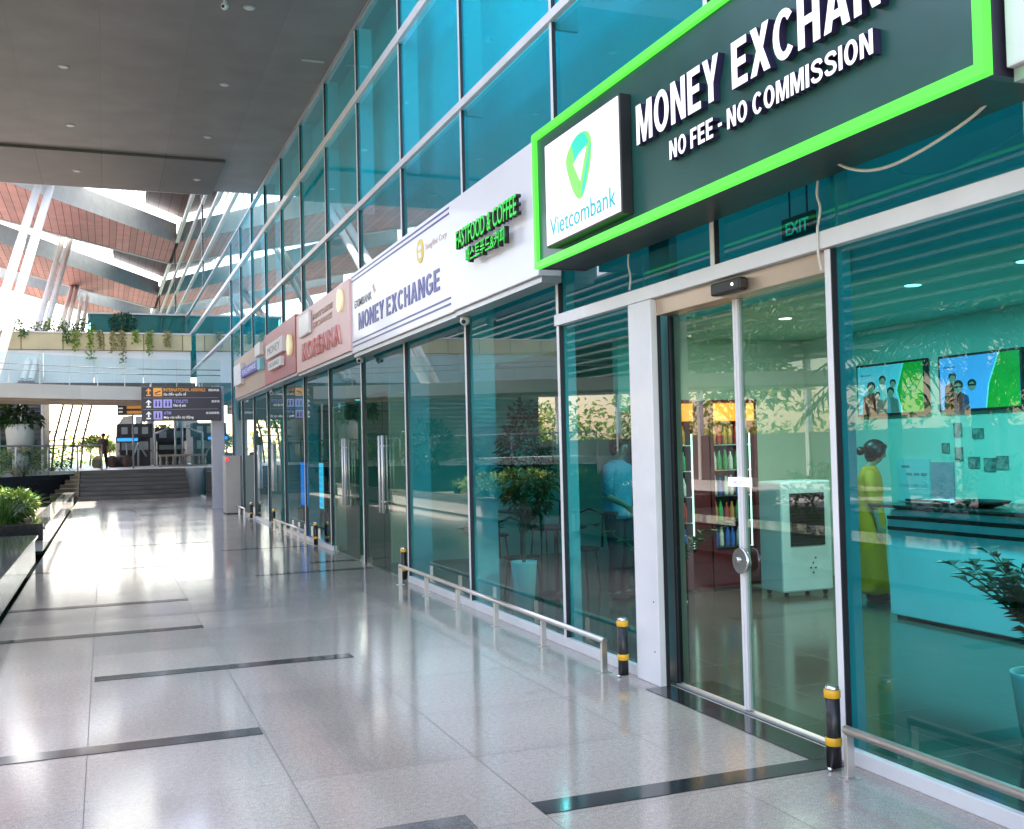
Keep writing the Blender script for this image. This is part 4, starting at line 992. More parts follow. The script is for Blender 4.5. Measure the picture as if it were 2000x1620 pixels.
for (x, y, lab) in ((4.55, 10.5, 'dark cafe table behind the left glass panes'), (5.3, 13.4, 'dark cafe table deep in the coffee shop')):
    t = thing('cafe_table', (x, y, 0), lab, 'table', 'dark cafe tables')
    MB().lathe((x, y, .715), [(.33, 0), (.34, .012), (.33, .025)], 28).build('table_top', 'wood_dark', t)
    MB().tube([(x, y, .02), (x, y, .715)], .025, 10).build('stem', 'black_plastic', t)
    MB().lathe((x, y, 0), [(.22, 0), (.22, .012), (.04, .03)], 24).build('foot', 'black_plastic', t)
    for k, a in enumerate((.6, 3.6)):
        cx, cy_ = x+.55*math.cos(a), y+.55*math.sin(a)
        c = thing('cafe_chair', (cx, cy_, 0), ('black chair on the far side of the ' if k == 0 else 'black chair on the near side of the ')+lab[5:], 'chair', 'black cafe chairs')
        MB().lathe((cx, cy_, .43), [(.19, 0), (.2, .012), (.19, .03)], 18).build('seat', 'wood_dark', c)
        for q in range(4):
            aa = a+math.pi/4+q*math.pi/2; MB().tube([(cx+.15*math.cos(aa), cy_+.15*math.sin(aa), .43), (cx+.2*math.cos(aa), cy_+.2*math.sin(aa), 0)], .012, 6).build('leg', 'black_plastic', c)
        bx_, by_ = cx+.17*math.cos(a), cy_+.17*math.sin(a); tx, ty = -math.sin(a)*.16, math.cos(a)*.16
        MB().tube([(bx_+tx, by_+ty, .45), (bx_+tx*1.1, by_+ty*1.1, .82), (bx_, by_, .88), (bx_-tx*1.1, by_-ty*1.1, .82), (bx_-tx, by_-ty, .45)], .014, 8).build('backrest', 'black_plastic', c)
t = thing('light_screen', (4.55, 24.0, 0), 'glowing blue upright screen with a strip of pale words behind the glass', 'screen')
box('case', 'black_plastic', 4.50, 4.58, 23.1, 26.1, .25, 1.42, t, bev=.01)
box('blue_face', 'screen_blue', 4.49, 4.50, 23.95, 26.05, .32, 1.36, t)
box('word_strip', 'screen_text', 4.489, 4.50, 23.2, 23.85, .34, 1.36, t)
for k in range(7): lettering('screen_words', 'USD', 'screen_blue', t, (4.489, 23.78, .40+.135*k), .5, .07, .001)
for x, yy in ((4.54, 23.3), (4.54, 25.9)): box('stand', 'black_plastic', x-.03, x+.03, yy-.03, yy+.03, 0, .25, t)
t = thing('exit_sign', (4.6, 6.17, 3.05), 'dim green EXIT sign hanging behind the pane above the doors', 'sign')
box('sign_plate', 'sign_green', 4.6, 4.63, 6.0, 6.36, 3.05, 3.20, t)
lettering('exit_word', 'EXIT', 'logo_teal', t, (4.6, 6.31, 3.075), .26, .09, .003, bold=.01)
for y in (6.08, 6.28): box('hanger', 'dark_gasket', 4.61, 4.62, y-.004, y+.004, 3.20, 4.1, t)
# pot plants behind the glass
def pot(t, x, y, r, h, m='pot_white'):
    MB().lathe((x, y, 0), [(r*.72, 0), (r, h-.02), (r*1.03, h), (r*.92, h), (r*.9, h-.03)], 24).build('pot', m, t)
t = thing('potted_tree', (3.95, 9.75, 0), 'tall dark leafy plant in a tapered white pot behind the glass', 'plant'); pot(t, 3.87, 9.75, .13, .47)
MB().clump((3.93, 9.75, 1.45), .26, .28, .62, 900, .11, .05, .25).build('foliage', 'leaf_dark', t)
MB().tube([(3.87, 9.75, .45), (3.9, 9.76, 1.0), (3.93, 9.75, 1.6)], [.02, .016, .01], 8).build('stem', 'bark', t)
def zz_plant(x, y, h, n, r_, lab, potr, poth, m='leaf_dark', rg=random.Random(11)):
    t = thing('pot_plant', (x, y, 0), lab, 'plant'); pot(t, x, y, potr, poth)
    b = MB(); s = MB()
    for k in range(n):
        a = k*2.4; ln = h*rg.uniform(.7, 1); lean = rg.uniform(.25, .75)
        pts = []
        for q in range(9):
            f = q/8; pts.append((x+math.cos(a)*lean*ln*f*f, y+math.sin(a)*lean*ln*f*f, poth-.03+ln*f*(1-.25*f*lean)))
        s.tube(pts, [.012*(1-.7*q/8) for q in range(9)], 6)
        for q in range(2, 9):
            for sd_ in (-1, 1):
                d = Vector((-math.sin(a)*sd_+math.cos(a)*.5, math.cos(a)*sd_+math.sin(a)*.5, .35)); b.leaf(pts[q], d, (0, 0, 1), r_*rg.uniform(.8, 1.2), r_*.55)
    b.build('leaves', m, t); s.build('stems', 'leaf_mid', t)
zz_plant(4.12, 7.35, .75, 9, .13, 'dark small-leaved pot plant behind the pane left of the white door column', .16, .36)
zz_plant(4.42, 4.02, .72, 30, .12, 'dark glossy pot plant inside at the lower right edge', .17, .40, rg=random.Random(5))
zz_plant(4.1, 11.6, .6, 8, .13, 'small pot plant behind the glass near the swing doors', .15, .3, rg=random.Random(9))
for k, (y, lab) in enumerate(((15.6, 'display shelf of goods in the shop behind the swing doors'), (21.0, 'display shelf of goods in the farthest shop'))):
    t = thing('display_shelf', (7.2, y, 0), lab, 'shelf', 'display shelves in the shops')
    box('back_board', 'wood_dark', 7.75, 7.8, y, y+2.8, 0, 2.0, t)
    for z in (.1, .55, 1.0, 1.45, 1.9): box('shelf_board', 'blind_white', 7.3, 7.74, y, y+2.8, z, z+.03, t)
    for z in (.13, .58, 1.03, 1.48):
        b = MB()
        for q in range(8):
            b.box(7.35, 7.6, y+.1+.34*q, y+.1+.34*q+rng.uniform(.12, .28), z+.001, z+rng.uniform(.15, .34))
        o = b.build('goods', ['drink_amber', 'drink_green', 'drink_red', 'drink_white'][int(z*7) % 4], t); o['kind'] = 'stuff'

# ------------------------------------------------------------------ people
def skin_body(name, joints, bones, m, parent, levels=2):
    """one continuous skinned body; joints: name -> (x, y, z, radius), root first"""
    me = bpy.data.meshes.new(name); bm = bmesh.new(); lay = bm.verts.layers.skin.verify()
    o0 = origin(parent); vs_ = {}
    for k, (x, y, z, r) in joints.items():
        v = bm.verts.new(Vector((x, y, z))-o0); v[lay].radius = (r, r); vs_[k] = v
    root = next(iter(joints)); vs_[root][lay].use_root = True
    for a, b in bones: bm.edges.new((vs_[a], vs_[b]))
    bm.to_mesh(me); bm.free(); me.materials.append(M[m])
    o = bpy.data.objects.new(name, me); link(o, parent)
    sk = o.modifiers.new('skin', 'SKIN'); sk.use_smooth_shade = True
    sb = o.modifiers.new('sub', 'SUBSURF'); sb.levels = 1; sb.render_levels = levels
    return o
def person(label, x, y, z, h, face, clothes, pose='stand', hair='bun', look=.25):
    """face = heading of the nose in degrees from +X; arms hang relaxed unless posed"""
    t = thing('person', (x, y, z), label, 'person')
    k = h/1.70; a = R(face); F = Vector((math.cos(a), math.sin(a), 0)); S = Vector((math.sin(a), -math.cos(a), 0))   # forward, right
    def P(r, f, u, rad): v = Vector((x, y, z))+S*r*k+F*f*k; return (v.x, v.y, z+u*k, rad*k)
    J = {'pelvis': P(0, 0, .93, .125), 'waist': P(0, .01, 1.08, .11), 'chest': P(0, 0, 1.27, .125), 'neckbase': P(0, -.01, 1.41, .062), 'neck': P(0, .005, 1.475, .05),
         'jaw': P(0, .03+look*.10, 1.53, .062), 'head': P(0, .02+look*.10, 1.60, .082), 'crown': P(0, -.005+look*.08, 1.655, .062),
         'nose': P(0, .115+look*.12, 1.575-look*.03, .012)}
    B = [('pelvis', 'waist'), ('waist', 'chest'), ('chest', 'neckbase'), ('neckbase', 'neck'), ('neck', 'jaw'), ('jaw', 'head'), ('head', 'crown'), ('head', 'nose')]
    for s, n in ((-1, 'l'), (1, 'r')):
        step = (.22*s if pose == 'walk' else 0)
        J[n+'hip'] = P(.085*s, 0, .86, .088); J[n+'knee'] = P(.09*s, .02+step*.8, .48, .056); J[n+'ankle'] = P(.09*s, -.02+step*(1.2 if step > 0 else 1.6), .085, .036); J[n+'toe'] = P(.105*s, .12+step*1.4, .03, .03)
        B += [('pelvis', n+'hip'), (n+'hip', n+'knee'), (n+'knee', n+'ankle'), (n+'ankle', n+'toe')]
        bend = .0 if pose != 'reach' else .16
        sw = -.5*step
        J[n+'sh'] = P(.165*s, 0, 1.36, .058); J[n+'elb'] = P(.215*s, .01+sw*.5, 1.08, .043); J[n+'wri'] = P(.215*s, .06+bend+sw, .85+bend*.9, .028)
        J[n+'palm'] = P(.212*s, .075+bend*1.35+sw, .785+bend*1.05, .030)
        B += [('chest', n+'sh'), (n+'sh', n+'elb'), (n+'elb', n+'wri'), (n+'wri', n+'palm')]
        for q, ln in enumerate((.062, .074, .070, .055)):
            off = -.030+.020*q
            J[f'{n}k{q}'] = P(.210*s, .080+off+bend*1.5+sw, .742+bend*1.1, .0095); J[f'{n}m{q}'] = P(.204*s, .088+off+bend*1.6+sw, .742-ln*.55+bend*1.12, .0088); J[f'{n}t{q}'] = P(.192*s, .098+off+bend*1.65+sw, .742-ln+bend*1.12, .0075)
            B += [(n+'palm', f'{n}k{q}'), (f'{n}k{q}', f'{n}m{q}'), (f'{n}m{q}', f'{n}t{q}')]
        J[n+'th1'] = P(.196*s, .115+bend*1.5+sw, .79+bend*1.05, .0105); J[n+'th2'] = P(.186*s, .135+bend*1.6+sw, .752+bend*1.1, .0085)
        B += [(n+'palm', n+'th1'), (n+'th1', n+'th2')]
    skin_body('body', J, B, 'skin', t)
    hd = Vector(J['head'][:3])
    for s in (-1, 1):
        e = hd+S*.034*k*s+F*.075*k+Vector((0, 0, .012*k)); MB().ell(e, .009*k, .009*k, .007*k, 8).build('eye', 'pic_dark', t)
        e = hd+S*.083*k*s-F*.005*k; MB().ell(e, .014*k, .014*k, .028*k, 8).build('ear', 'skin', t)
    m_ = hd+F*.080*k-Vector((0, 0, .055*k)); MB().ell(m_, .020*k, .020*k, .006*k, 8).build('mouth', 'pic_red', t)
    hb = MB(); c = hd-F*.018*k+Vector((0, 0, .030*k)); hb.ell(c, *((.122*k, .118*k, .112*k) if hair == 'bun' else (.101*k, .101*k, .098*k)), 20)
    c2 = hd-F*.045*k-Vector((0, 0, .035*k)); hb.ell(c2, .080*k, .080*k, .085*k, 16)
    fr = hd+F*.055*k+Vector((0, 0, .058*k)); hb.ell(fr, .058*k, .062*k, .036*k, 14)
    if hair == 'bun':
        for s in (-1, 1): q = hd+S*.072*k*s+F*.02*k-Vector((0, 0, .0)); hb.ell(q, .048*k, .046*k, .066*k, 12)
        q = hd-F*.165*k+Vector((0, 0, .015*k)); hb.ell(q, .050*k, .050*k, .048*k, 14); q = hd-F*.11*k+Vector((0, 0, .015*k)); hb.ell(q, .03*k, .03*k, .026*k, 10)
    hb.build('hair', 'hair_black', t)
    def oval(r, f, u, wr, wf):                                  # ring of an oval garment section, wr across the shoulders
        v = Vector((x, y, 0))+S*r*k+F*f*k; pts = []
        for q in range(22):
            aa = 2*math.pi*q/22; ww = 1+(.055*math.sin(5*aa+1.5*math.sin(u*7))*max(0, min(1, (1.1-u)*1.6)) if clothes == 'dress' else .025*math.sin(4*aa+9*u))
            pts.append(v+S*wr*k*ww*math.cos(aa)+F*wf*k*ww*math.sin(aa)+Vector((0, 0, z+u*k)))
        return pts
    def garment(name, m, rings):
        b = MB(); rr = [[b.bm.verts.new(p) for p in oval(*r_)] for r_ in rings]; fs = []
        for i in range(len(rr)-1):
            for q in range(22): fs.append(b.bm.faces.new((rr[i][q], rr[i][(q+1) % 22], rr[i+1][(q+1) % 22], rr[i+1][q])))
        for f in fs: f.smooth = True
        bmesh.ops.recalc_face_normals(b.bm, faces=fs); o = b.build(name, m, t)
        so_ = o.modifiers.new('thick', 'SOLIDIFY'); so_.thickness = .006; so_.offset = 1
        return o
    def sleeve(m, cuff):
        for s, n in ((-1, 'l'), (1, 'r')):
            a_, e_, w__ = (Vector(J[n+q][:3]) for q in ('sh', 'elb', 'wri')); top = a_-S*.045*s*k+Vector((0, 0, .012*k))
            pts = [top, a_, a_.lerp(e_, .5), e_]; rr = [.060*k, .070*k, .060*k, .053*k]
            if cuff > 0: pts.append(e_.lerp(w__, cuff)); rr.append(.046*k)
            b = MB(); b.tube(pts, rr, 16); b.build('sleeve', m, t)
    if clothes == 'dress':
        garment('dress', 'dress_yellow', [(0, 0, 1.445, .062, .062), (0, 0, 1.42, .095, .078), (0, 0, 1.385, .165, .098), (0, 0, 1.32, .182, .118), (0, 0, 1.2, .172, .128), (0, 0, 1.08, .158, .12), (0, 0, .98, .17, .13), (0, 0, .86, .186, .145), (0, 0, .6, .176, .138), (0, .005, .34, .172, .135), (0, .01, .12, .178, .14), (0, .01, .085, .178, .14)])
        sleeve('dress_yellow', .35)
    else:
        tm, bm_ = clothes
        garment('shirt', tm, [(0, 0, 1.44, .065, .065), (0, 0, 1.415, .10, .08), (0, 0, 1.38, .17, .10), (0, 0, 1.3, .188, .125), (0, 0, 1.1, .172, .125), (0, 0, .9, .172, .132), (0, 0, .84, .175, .136)])
        sleeve(tm, .0)
        for s, n in ((-1, 'l'), (1, 'r')):
            h_, k_, a_ = (Vector(J[n+q][:3]) for q in ('hip', 'knee', 'ankle')); b = MB(); b.tube([h_+Vector((0, 0, .06*k)), h_-Vector((0, 0, .06*k)), k_, a_], [.10*k, .10*k, .072*k, .056*k], 16); b.build('trouser_leg', bm_, t)
    for n in 'lr':
        a_, q = Vector(J[n+'ankle'][:3]), Vector(J[n+'toe'][:3]); c = a_.lerp(q, .5); d = (q-a_); b = MB()
        b.ell((0, 0, 0), .135*k, .048*k, .042*k, 14); b.bm.transform(Matrix.Translation((c.x, c.y, z+.040*k)) @ Matrix.Rotation(math.atan2(d.y, d.x), 4, 'Z')); b.build('shoe', 'shoe_dark', t)
    return t
person('woman in long yellow dress with black hair bun at the counter end, looking down', 7.1, 8.50, 0, 1.56, -38, 'dress', 'stand', 'bun', .55)
person('person in a blue shirt and dark trousers standing in the coffee shop', 4.98, 9.85, 0, 1.70, -60, ('shirt_blue', 'cloth_dark'), 'reach', 'short', .2)
person('distant person in dark clothes walking on the landing above the steps', -.05, 52.5, 1.085, 1.62, -100, ('cloth_brown', 'cloth_dark'), 'walk', 'short', .1)

# ------------------------------------------------------------------ planters and greenery along the left side
def planter_wall(y0, y1, w_, label):
    t = thing('planter_wall', (-1.5, (y0+y1)/2, 0), label, 'low wall', 'low stone walls along the walkway')
    box('wall_face', 'bench_side', -1.15, -.985, y0, y1, .05, .415, t)
    box('wall_base', 'black_granite', -1.14, -.995, y0+.01, y1-.01, 0, .05, t)
    box('coping', 'bench_granite', -.945-w_, -.945, y0-.015, y1+.015, .417, .455, t, bev=.004)
    box('inner_face', 'black_granite', -.945-w_+.03, -1.152, y0, y1, -.1, .414, t)
    return t
planter_wall(-6, 17.35, .9, 'low stone wall with polished grey top at the lower left edge')
planter_wall(19.41, 38.1, .34, 'low stone wall with polished grey top in front of the dark steps')
t = thing('planter_trough', (-3.6, 19.3, 0), 'black stone planter trough between the two low walls, holding leafy plants', 'planter')
box('front_slab', 'black_granite', -6.5, -.97, 19.25, 19.39, .24, .52, t); box('front_base', 'bench_side', -6.4, -1.2, 19.29, 19.385, -.1, .238, t)
box('soil', 'earth', -6.5, -1.29, 19.41, 27.5, -.1, .44, t)
def grass_plant(x, y, z, n, ln, m, lab, grp='leafy plants in the black trough', rg=random.Random(21), base=None):
    t = thing('grass_plant', (x, y, z), lab, 'plant', grp)
    b = MB()
    for q in range(n):
        a = rg.uniform(0, 6.283); l = ln*rg.uniform(.6, 1.1); lean = rg.uniform(.15, 1.0); wdt = rg.uniform(.014, .03)
        px = None
        for s in range(4):
            f0, f1 = s/4, (s+1)/4
            def pt(f): return Vector((x+math.cos(a)*l*lean*f*f+math.cos(q)*.08, y+math.sin(a)*l*lean*f*f+math.sin(q)*.08, z+l*f*(1-.45*lean*f)))
            p0, p1 = pt(f0), pt(f1); w0, w1 = wdt*(1-f0*.8), wdt*(1-f1*.9); sd_ = Vector((-math.sin(a), math.cos(a), 0))
            va = px or [b.bm.verts.new(p0-sd_*w0), b.bm.verts.new(p0+sd_*w0)]
            vb = [b.bm.verts.new(p1-sd_*w1), b.bm.verts.new(p1+sd_*w1)]
            b.bm.faces.new((va[0], va[1], vb[1], vb[0])); px = vb
    b.build('blades', m, t)
    return t
pro = []
for i, (m, ln) in enumerate((('leaf_mid', .62), ('leaf_mid', .5), ('leaf_dark', .55))):
    o = grass_plant(-1.6-.6*i, 19.9, .44, (70, 26, 16)[i], ln, m, 'green leafy plant in the black trough, clump %s' % ['closest to the walkway wall', 'second from the wall', 'third from the wall'][i])
    if i: MB().clump((-1.6-.6*i, 19.9, .72), .34, .34, .26, 260, .15, .065, .1).build('foliage', ('leaf_mid', 'leaf_mid', 'leaf_lime')[i], o)
    pro.append(o)
rows = ['front', 'second', 'third', 'fourth', 'fifth', 'sixth', 'back']
spots = ['beside the wall', 'one step from the wall', 'in the middle', 'left of the middle', 'far left']
for r_ in range(7):
    for c_ in range(5):
        if r_ == 0 and c_ < 3: continue
        y = 19.9+1.0*r_+rng.uniform(-.15, .15); x = -1.5-.52*c_-.03*r_+rng.uniform(-.1, .1)
        clone(pro[(r_+c_) % 3], (x, y, .44), f'green leafy plant in the {rows[r_]} row of the black trough, {spots[c_]}', rz=rng.uniform(0, 6), sc=rng.uniform(.8, 1.12))
# dark stepped base with a glass balustrade left of the steps
t = thing('balustrade_base', (-3, 40, 0), 'black stone base wall rising towards the steps under the glass balustrade', 'wall')
MB().prism(((-9, 33), (-1.0, 45.0), (-1.0, 45.9), (-9.3, 34)), 0, .97).build('base_wall', 'black_granite', t)
b = MB()
for k in range(6): b.box(-1.9+.16*k, -.905, 42.25+.43*k, 45.2, .155*k+.002, .155*(k+1)+.14)
b.build('stepped_end', 'black_granite', t)
gb = thing('glass_balustrade', (-3, 42, 1), 'glass balustrade with thin steel posts left of the dark steps', 'balustrade')
def on(f): return (-9+8.0*f, 33+12*f)
for k in range(8):
    p, q = on(k/8+.006), on((k+1)/8-.006)
    MB().prism((p, q, (q[0]-.012, q[1]+.008), (p[0]-.012, p[1]+.008)), 1.0, 1.98).build('glass_panel', 'glass_clear', gb)
for k in range(9):
    p = on(k/8); MB().tube([(p[0], p[1], .97), (p[0], p[1], 2.06)], .028, 8).build('post', 'grey_aluminium', gb)
p, q = on(0), on(1); MB().tube([(p[0], p[1], 2.08), (q[0], q[1], 2.08)], .032, 10).build('handrail', 'grey_aluminium', gb)
for x in (-1.0, -.1): MB().tube([(x, 45.4, 1.08), (x, 45.4, 2.1)], .025, 8).build('post', 'grey_aluminium', gb)
box('glass_panel', 'glass_clear', -.97, -.13, 45.395, 45.407, 1.2, 1.98, gb); MB().tube([(-1.02, 45.4, 2.1), (-.08, 45.4, 2.1)], .03, 8).build('handrail', 'grey_aluminium', gb)
for i, (x, y, rx, rz, m, d) in enumerate([(-6.6, 39.5, 1.0, .62, 'leaf_lime', 'left end'), (-5.2, 41.4, 1.0, .58, 'leaf_dry', 'second from the left'), (-4.0, 43, .95, .6, 'leaf_lime', 'middle'), (-2.9, 44.6, .9, .55, 'leaf_dry', 'right of the middle'), (-2.0, 46.6, .8, .55, 'leaf_lime', 'right end')]):
    bush('hedge_bush', (x, y, .95+rz), rx, .7, rz, 420, .16, m, 'sunlit yellowish hedge bush behind the glass balustrade, '+d, 'hedge', 'hedge behind the balustrade')
pt_ = thing('round_planter', (-3.06, 45.2, 1.085), 'round white planter pot with a dark spreading plant behind the balustrade', 'planter')
MB().lathe((-3.06, 45.2, 1.9), [(.46, 0), (.54, 1.0), (.56, 1.06), (.49, 1.06)], 28).build('pot', 'pot_white', pt_)
MB().lathe((-3.06, 45.2, 1.085), [(.3, 0), (.3, .815)], 16).build('pedestal', 'pot_grey', pt_)
MB().clump((-3.06, 45.2, 3.2), .8, .75, .30, 300, .34, .12, .3).build('foliage', 'leaf_dark', pt_)
MB().clump((-3.85, 45.5, 3.45), .5, .5, .6, 220, .3, .12).build('side_foliage', 'leaf_mid', pt_)
MB().tube([(-3.06, 45.2, 2.75), (-3.12, 45.25, 3.2)], .06, 8).build('stem', 'bark', pt_)
bush('dark_bush', (-4.35, 38.0, 1.75), .9, .9, 1.0, 700, .26, 'leaf_dark', 'dark green bush at the left picture edge above the black wall', 'bush')

# ------------------------------------------------------------------ far landing
t = thing('louvred_building', (-6, 56, 1.08), 'dark grey louvred building wing at the far left under the bridge', 'building')
box('wall', 'kiosk_grey', -16, -2.75, 55, 62, 1.085, 4.9, t)
for k in range(9): box('louvre', 'louvre_grey', -16, -2.7, 54.86, 54.99, 2.6+.24*k, 2.68+.24*k, t)
for k in range(7): box('window', 'glass_kiosk', -9.5+.95*k, -8.7+.95*k, 54.95, 54.99, 1.3, 2.5, t)
for k in range(4): box('pilaster', 'panel_white', -5.6+.93*k, -5.5+.93*k, 54.8, 54.855, 1.085, 4.8, t)
t = thing('tree_frame', (-1.6, 58, 1.08), 'open curved lattice screen standing behind the balustrade', 'screen')
for k in range(4):
    x = -2.5+.45*k; MB().tube([(x, 58, 1.085), (x+.15, 58, 2.6), (x+.55, 58, 4.2), (x+.75, 58, 5.0)], .05, 7).build('rib', 'louvre_grey', t)
for z in (2.1, 2.5, 2.95, 3.4): MB().tube([(-2.6, 58.06, z), (-.9+.2*(z-2), 58.06, z+.1)], .03, 6).build('cross_bar', 'louvre_grey', t)
def kiosk(name, x0, x1, y, z1, label, words):
    t = thing(name, ((x0+x1)/2, y+.6, 1.085), label, 'kiosk')
    box('body', 'kiosk_dark', x0, x1, y, y+1.3, 1.085, z1-.75, t); box('roof_fascia', 'kiosk_dark', x0-.12, x1+.12, y-.2, y+1.4, z1-.74, z1, t)
    box('counter_opening', 'pale_grey', x0+.1, x1-.1, y-.01, y, 1.95, z1-.95, t); box('counter_board', 'cloth_brown', x0-.05, x1+.05, y-.25, y-.012, 1.85, 1.95, t)
    n = 3
    for k in range(n): box('fascia_panel', 'pale_grey', x0+.1+k*(x1-x0)/n, x0+.02+(k+.75)*(x1-x0)/n, y-.21, y-.2, z1-.55, z1-.18, t)
    return t
kiosk('stall', .75, 2.3, 60, 3.35, 'dark market stall with pale fascia panels left of the pale tower', '')
kiosk('stall', 2.75, 4.6, 62, 3.15, 'dark market stall with pale fascia panels behind the thin poles', '')
t = thing('blue_screen', (.95, 59.5, 1.085), 'small blue lit screen on a post beside the stall', 'screen')
box('case', 'board_dark', .55, 1.7, 59.4, 59.5, 2.35, 2.65, t); box('lit_face', 'screen_blue', .62, 1.66, 59.385, 59.399, 2.42, 2.58, t); MB().tube([(1.1, 59.45, 1.085), (1.1, 59.45, 2.35)], .04, 8).build('post', 'grey_aluminium', t)
t = thing('pale_tower', (2.4, 66, 1.085), 'pale round stone tower behind the stalls', 'tower'); MB().lathe((2.55, 66, 1.085), [(.24, 0), (.22, 1.2), (.2, 3.4), (.26, 3.5)], 18).build('shaft', 'stone_rail', t)
t = thing('tapered_block', (1.4, 75, 1.085), 'pinkish tapered rooftop block behind the stall', 'building'); MB().extr([(.7, 75, 1.1), (.75, 75, 3.6), (1.2, 75, 4.3), (1.75, 75, 4.35), (1.75, 75, 1.1)], (0, 2.5, 0)).build('block', 'stone_rail', t); box('annex', 'pale_grey', 2.0, 2.4, 75, 77, 1.1, 4.3, t)
for i, (x, y, h, lab) in enumerate(((2.33, 55, 1.65, 'thin grey pole in front of the pale tower'), (3.3, 55, 2.15, 'thin grey pole below the direction board'), (4.05, 70, 4.6, 'distant thin pole beside the pillar'))):
    t = thing('thin_pole', (x, y, 1.085), lab, 'pole', 'thin poles on the landing'); MB().tube([(x, y, 1.085), (x, y, 1.085+h)], .06, 10).build('shaft', 'grey_aluminium', t); MB().tube([(x, y, 1.085), (x, y, 1.12)], .11, 10).build('foot', 'grey_aluminium', t)
    if i == 0: MB().tube([(x, y, 2.7), (x+.65, y, 2.95)], .05, 8).build('arm', 'grey_aluminium', t)
t = thing('easel_frame', (1.55, 57, 1.085), 'leaning A shaped white frame on the landing', 'stand')
for a_, b_ in (((1.15, 57, 1.085), (1.62, 57, 2.3)), ((2.0, 57.3, 1.6), (1.62, 57, 2.3)), ((1.62, 57.7, 1.085), (1.62, 57.05, 2.28))): MB().tube([a_, b_], .045, 8).build('leg', 'pale_grey', t)
t = thing('stone_parapet', (4, 52, 1.085), 'pale low parapet with small balusters on the landing', 'parapet')
box('top_rail', 'stone_rail', 2.35, 7.5, 52, 52.2, 1.56, 1.66, t); box('plinth', 'stone_rail', 2.35, 7.5, 52, 52.2, 1.085, 1.16, t)
for k in range(18): MB().lathe((2.45+.29*k, 52.1, 1.16), [(.05, 0), (.075, .12), (.04, .25), (.06, .4)], 8).build('baluster', 'stone_rail', t)
for i, (x, y, lab) in enumerate(((-.35, 56.5, 'dark boulder just left of the walking person'), (.35, 56, 'dark boulder right of the walking person'), (.75, 56.4, 'round grey boulder in the middle of the row'), (1.05, 56, 'dark boulder at the foot of the leaning frame'))):
    b = MB(); b.ell((x, y, 1.085+.26), .26, .24, .34, 12)
    for v in b.bm.verts: v.co += Vector((rng.uniform(-.03, .03), rng.uniform(-.03, .03), rng.uniform(-.03, .03)))
    b.build('boulder', 'kiosk_grey' if i == 2 else 'cloth_brown', None, lab, 'boulder', 'boulders on the landing')
def tree(x, y, z, h, r, m, lab, n=900, leaf=.3, grp='trees beyond the landing', rg=random.Random(31)):
    t = thing('broadleaf_tree', (x, y, z), lab, 'tree', grp)
    b = MB(); b.tube([(x, y, z), (x+.1, y, z+h*.35), (x, y+.1, z+h*.7)], [.14*h/5, .10*h/5, .04*h/5], 9)
    for k in range(5):
        a = k*1.3; b.tube([(x+.07, y, z+h*(.35+.05*k)), (x+r*.6*math.cos(a), y+r*.6*math.sin(a), z+h*(.6+.05*k))], [.05*h/5, .02*h/5], 6)
    b.build('trunk', 'bark', t)
    c = MB()
    for k in range(11):
        a = rg.uniform(0, 6.28); q = rg.uniform(.1, .75)
        c.clump((x+r*q*math.cos(a), y+r*q*math.sin(a), z+h*rg.uniform(.5, .92)), r*.45, r*.45, h*.13, n//11, leaf, leaf*.5, .1, rg)
    c.build('crown', m, t); return t
tr1 = tree(3.6, 70, 1.085, 3.0, 1.6, 'leaf_lime', 'bright bushy tree behind the poles')
tr2 = tree(5.2, 72, 1.085, 3.4, 1.8, 'leaf_mid', 'green bushy tree just left of the pillar')
for i, (x, y, s_, lab) in enumerate([(-.9, 74, .72, 'small sunlit tree left of the walking person'), (6.8, 74, 1.1, 'tree mostly hidden behind the pillar'), (.4, 82, .6, 'low bright tree at the horizon behind the person'), (-6.2, 80, 1.3, 'broad tree behind the louvred wing'), (8.5, 70, 1.2, 'tree at the far right of the landing'), (10.5, 78, 1.5, 'large tree at the far end of the landing')]):
    clone(tr1 if i % 2 == 0 else tr2, (x, y, 1.085), lab, rz=i*1.1, sc=s_)
b = MB(); rh = random.Random(77)
for k in range(110): b.clump((-40+rh.uniform(-5, 3), -30+1.6*k, rh.uniform(.8, 6.4)), 2, 2.2, 1.7, 60, .75, .45, 0, rh)
for k in range(60): b.clump((-70+2.6*k, 105+rh.uniform(-4, 4), rh.uniform(1, 2.4)), 2.4, 2, 1.7, 70, .7, .4, 0, rh)
tag(b.build('far_treeline', 'leaf_lime', None), 'long mass of sunlit trees at the horizon beyond the landing', 'trees', kind='stuff')

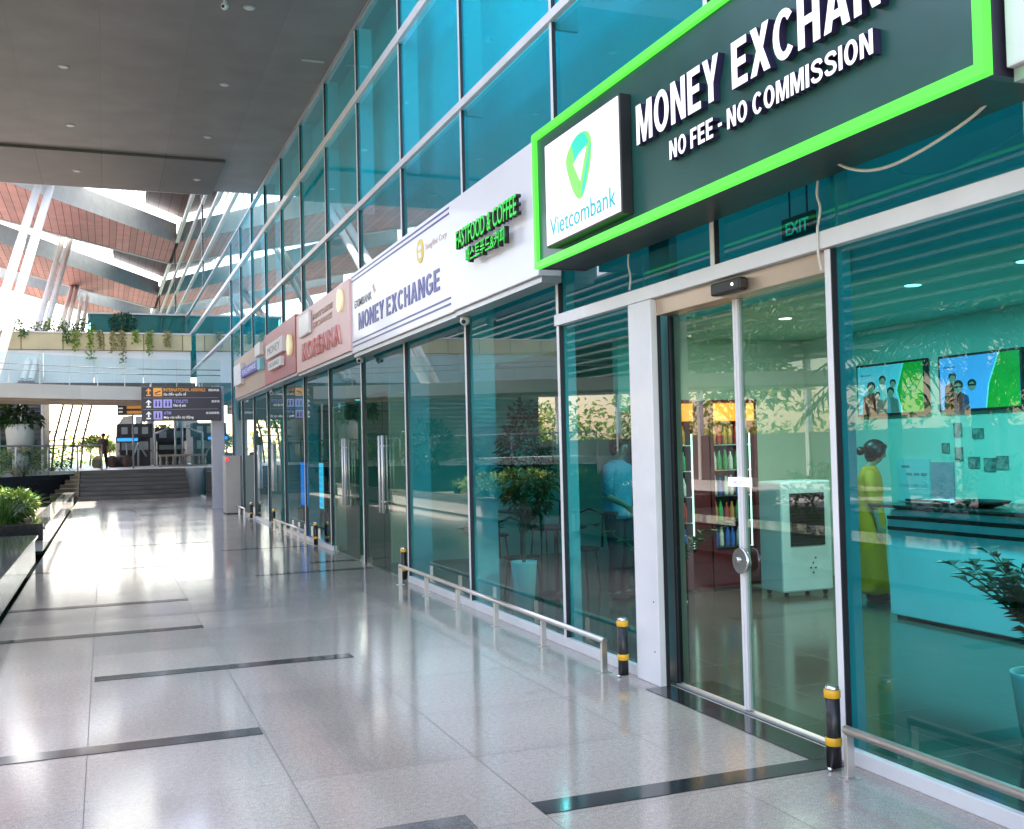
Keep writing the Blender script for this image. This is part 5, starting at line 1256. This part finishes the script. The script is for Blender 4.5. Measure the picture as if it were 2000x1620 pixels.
# ------------------------------------------------------------------ garden side opposite the glass (seen in its reflections)
def palm(x, y, z, h, nf, ln, lab, rg=random.Random(41)):
    t = thing('palm_tree', (x, y, z), lab, 'palm tree', 'palm trees in the garden opposite the glass')
    b = MB(); b.tube([(x, y, z), (x+.08, y+.05, z+h*.4), (x+.02, y+.15, z+h*.8), (x, y+.12, z+h)], [.17, .13, .12, .14], 12); b.build('trunk', 'bark', t)
    f = MB()
    for k in range(nf):
        a = k*2.399+rg.uniform(-.2, .2); el = rg.uniform(.1, 1.2); pts = []
        for q in range(10):
            s = q/9; r_ = ln*s*math.cos(el*(1-.5*s)); pts.append(Vector((x+math.cos(a)*r_, y+.12+math.sin(a)*r_, z+h+ln*(math.sin(el)*s-.75*s*s))))
        f.tube(pts, [.022*(1-.8*q/9) for q in range(10)], 5)
        for q in range(1, 10):
            for sub in (0, .5):
                p = pts[q-1].lerp(pts[q], sub+.25); d0 = (pts[q]-pts[q-1]).normalized(); sd_ = d0.cross(Vector((0, 0, 1))).normalized()
                for s_ in (-1, 1): f.leaf(p, sd_*s_+d0*.7-Vector((0, 0, .35)), (0, 0, 1), ln*.30*(1-.45*abs(q/9-.45)), .05)
    f.build('fronds', 'leaf_mid', t); return t
pm = palm(-8.6, 2.6, -.02, 2.6, 15, 1.9, 'palm tree opposite the right end of the bank')
for x, y, s_, lab in ((-7.2, 6.6, 1.15, 'palm tree opposite the sliding doors'), (-6.2, 10.4, .95, 'palm tree opposite the left glass panes'), (-8, 14.6, 1.3, 'palm tree opposite the swing doors'), (-8.4, -2.8, 1.1, 'palm tree behind the right end of the bank'), (-9.5, 18.6, 1.2, 'palm tree at the far end of the garden row')):
    clone(pm, (x, y, -.02), lab, rz=y*1.7, sc=s_)
for i, (x, y, s_, m) in enumerate([(-4.6, 2.2, .7, 'leaf_mid'), (-5.2, 5.3, .8, 'leaf_dark'), (-4.5, 8.4, .7, 'leaf_mid'), (-5.1, 12, .8, 'leaf_dark'), (-4.7, 15.4, .7, 'leaf_mid'), (-5.4, -1.5, .8, 'leaf_mid')]):
    bush('garden_bush', (x, y, s_*.8), s_, s_*1.2, s_*.85, 420, .17, m, 'sunlit garden bush number %s from the camera end of the planting' % ['two', 'three', 'four', 'five', 'six', 'one'][i], 'bush', 'bushes in the garden strip')
t = thing('louvre_screen', (-17, 10, 0), 'long raised dark louvre screen on white posts across the garden', 'screen')
box('back_sheet', 'louvre_dark', -17.3, -17.2, -14, 110, 4.6, 10.4, t)
for k in range(14): box('shade_fin', 'louvre_grey', -17.18, -16.6, -14, 110, 4.65+.42*k, 4.75+.42*k, t)
for k in range(16): box('post', 'column_white', -17.15, -16.95, -13+7.5*k, -12.8+7.5*k, -.1, 4.6, t)
box('beige_panel', 'louvre_beige', -14.5, -14.4, 10.6, 12.6, 2.6, 6.2, t)
box('low_wall', 'kiosk_grey', -17.3, -17.0, -14, 110, -.1, 1.9, t)
tk = tree(-12, 29, -.02, 6.0, 2.6, 'leaf_mid', 'leafy garden tree beside the canopy end', 1500, .34, 'garden trees opposite the glass')
for x, y, s_, lab in ((-14, -6, .95, 'leafy garden tree before the beige pavilion'), (-13, 19, .8, 'leafy garden tree in the middle of the lawn')): clone(tk, (x, y, -.02), lab, rz=y, sc=s_)
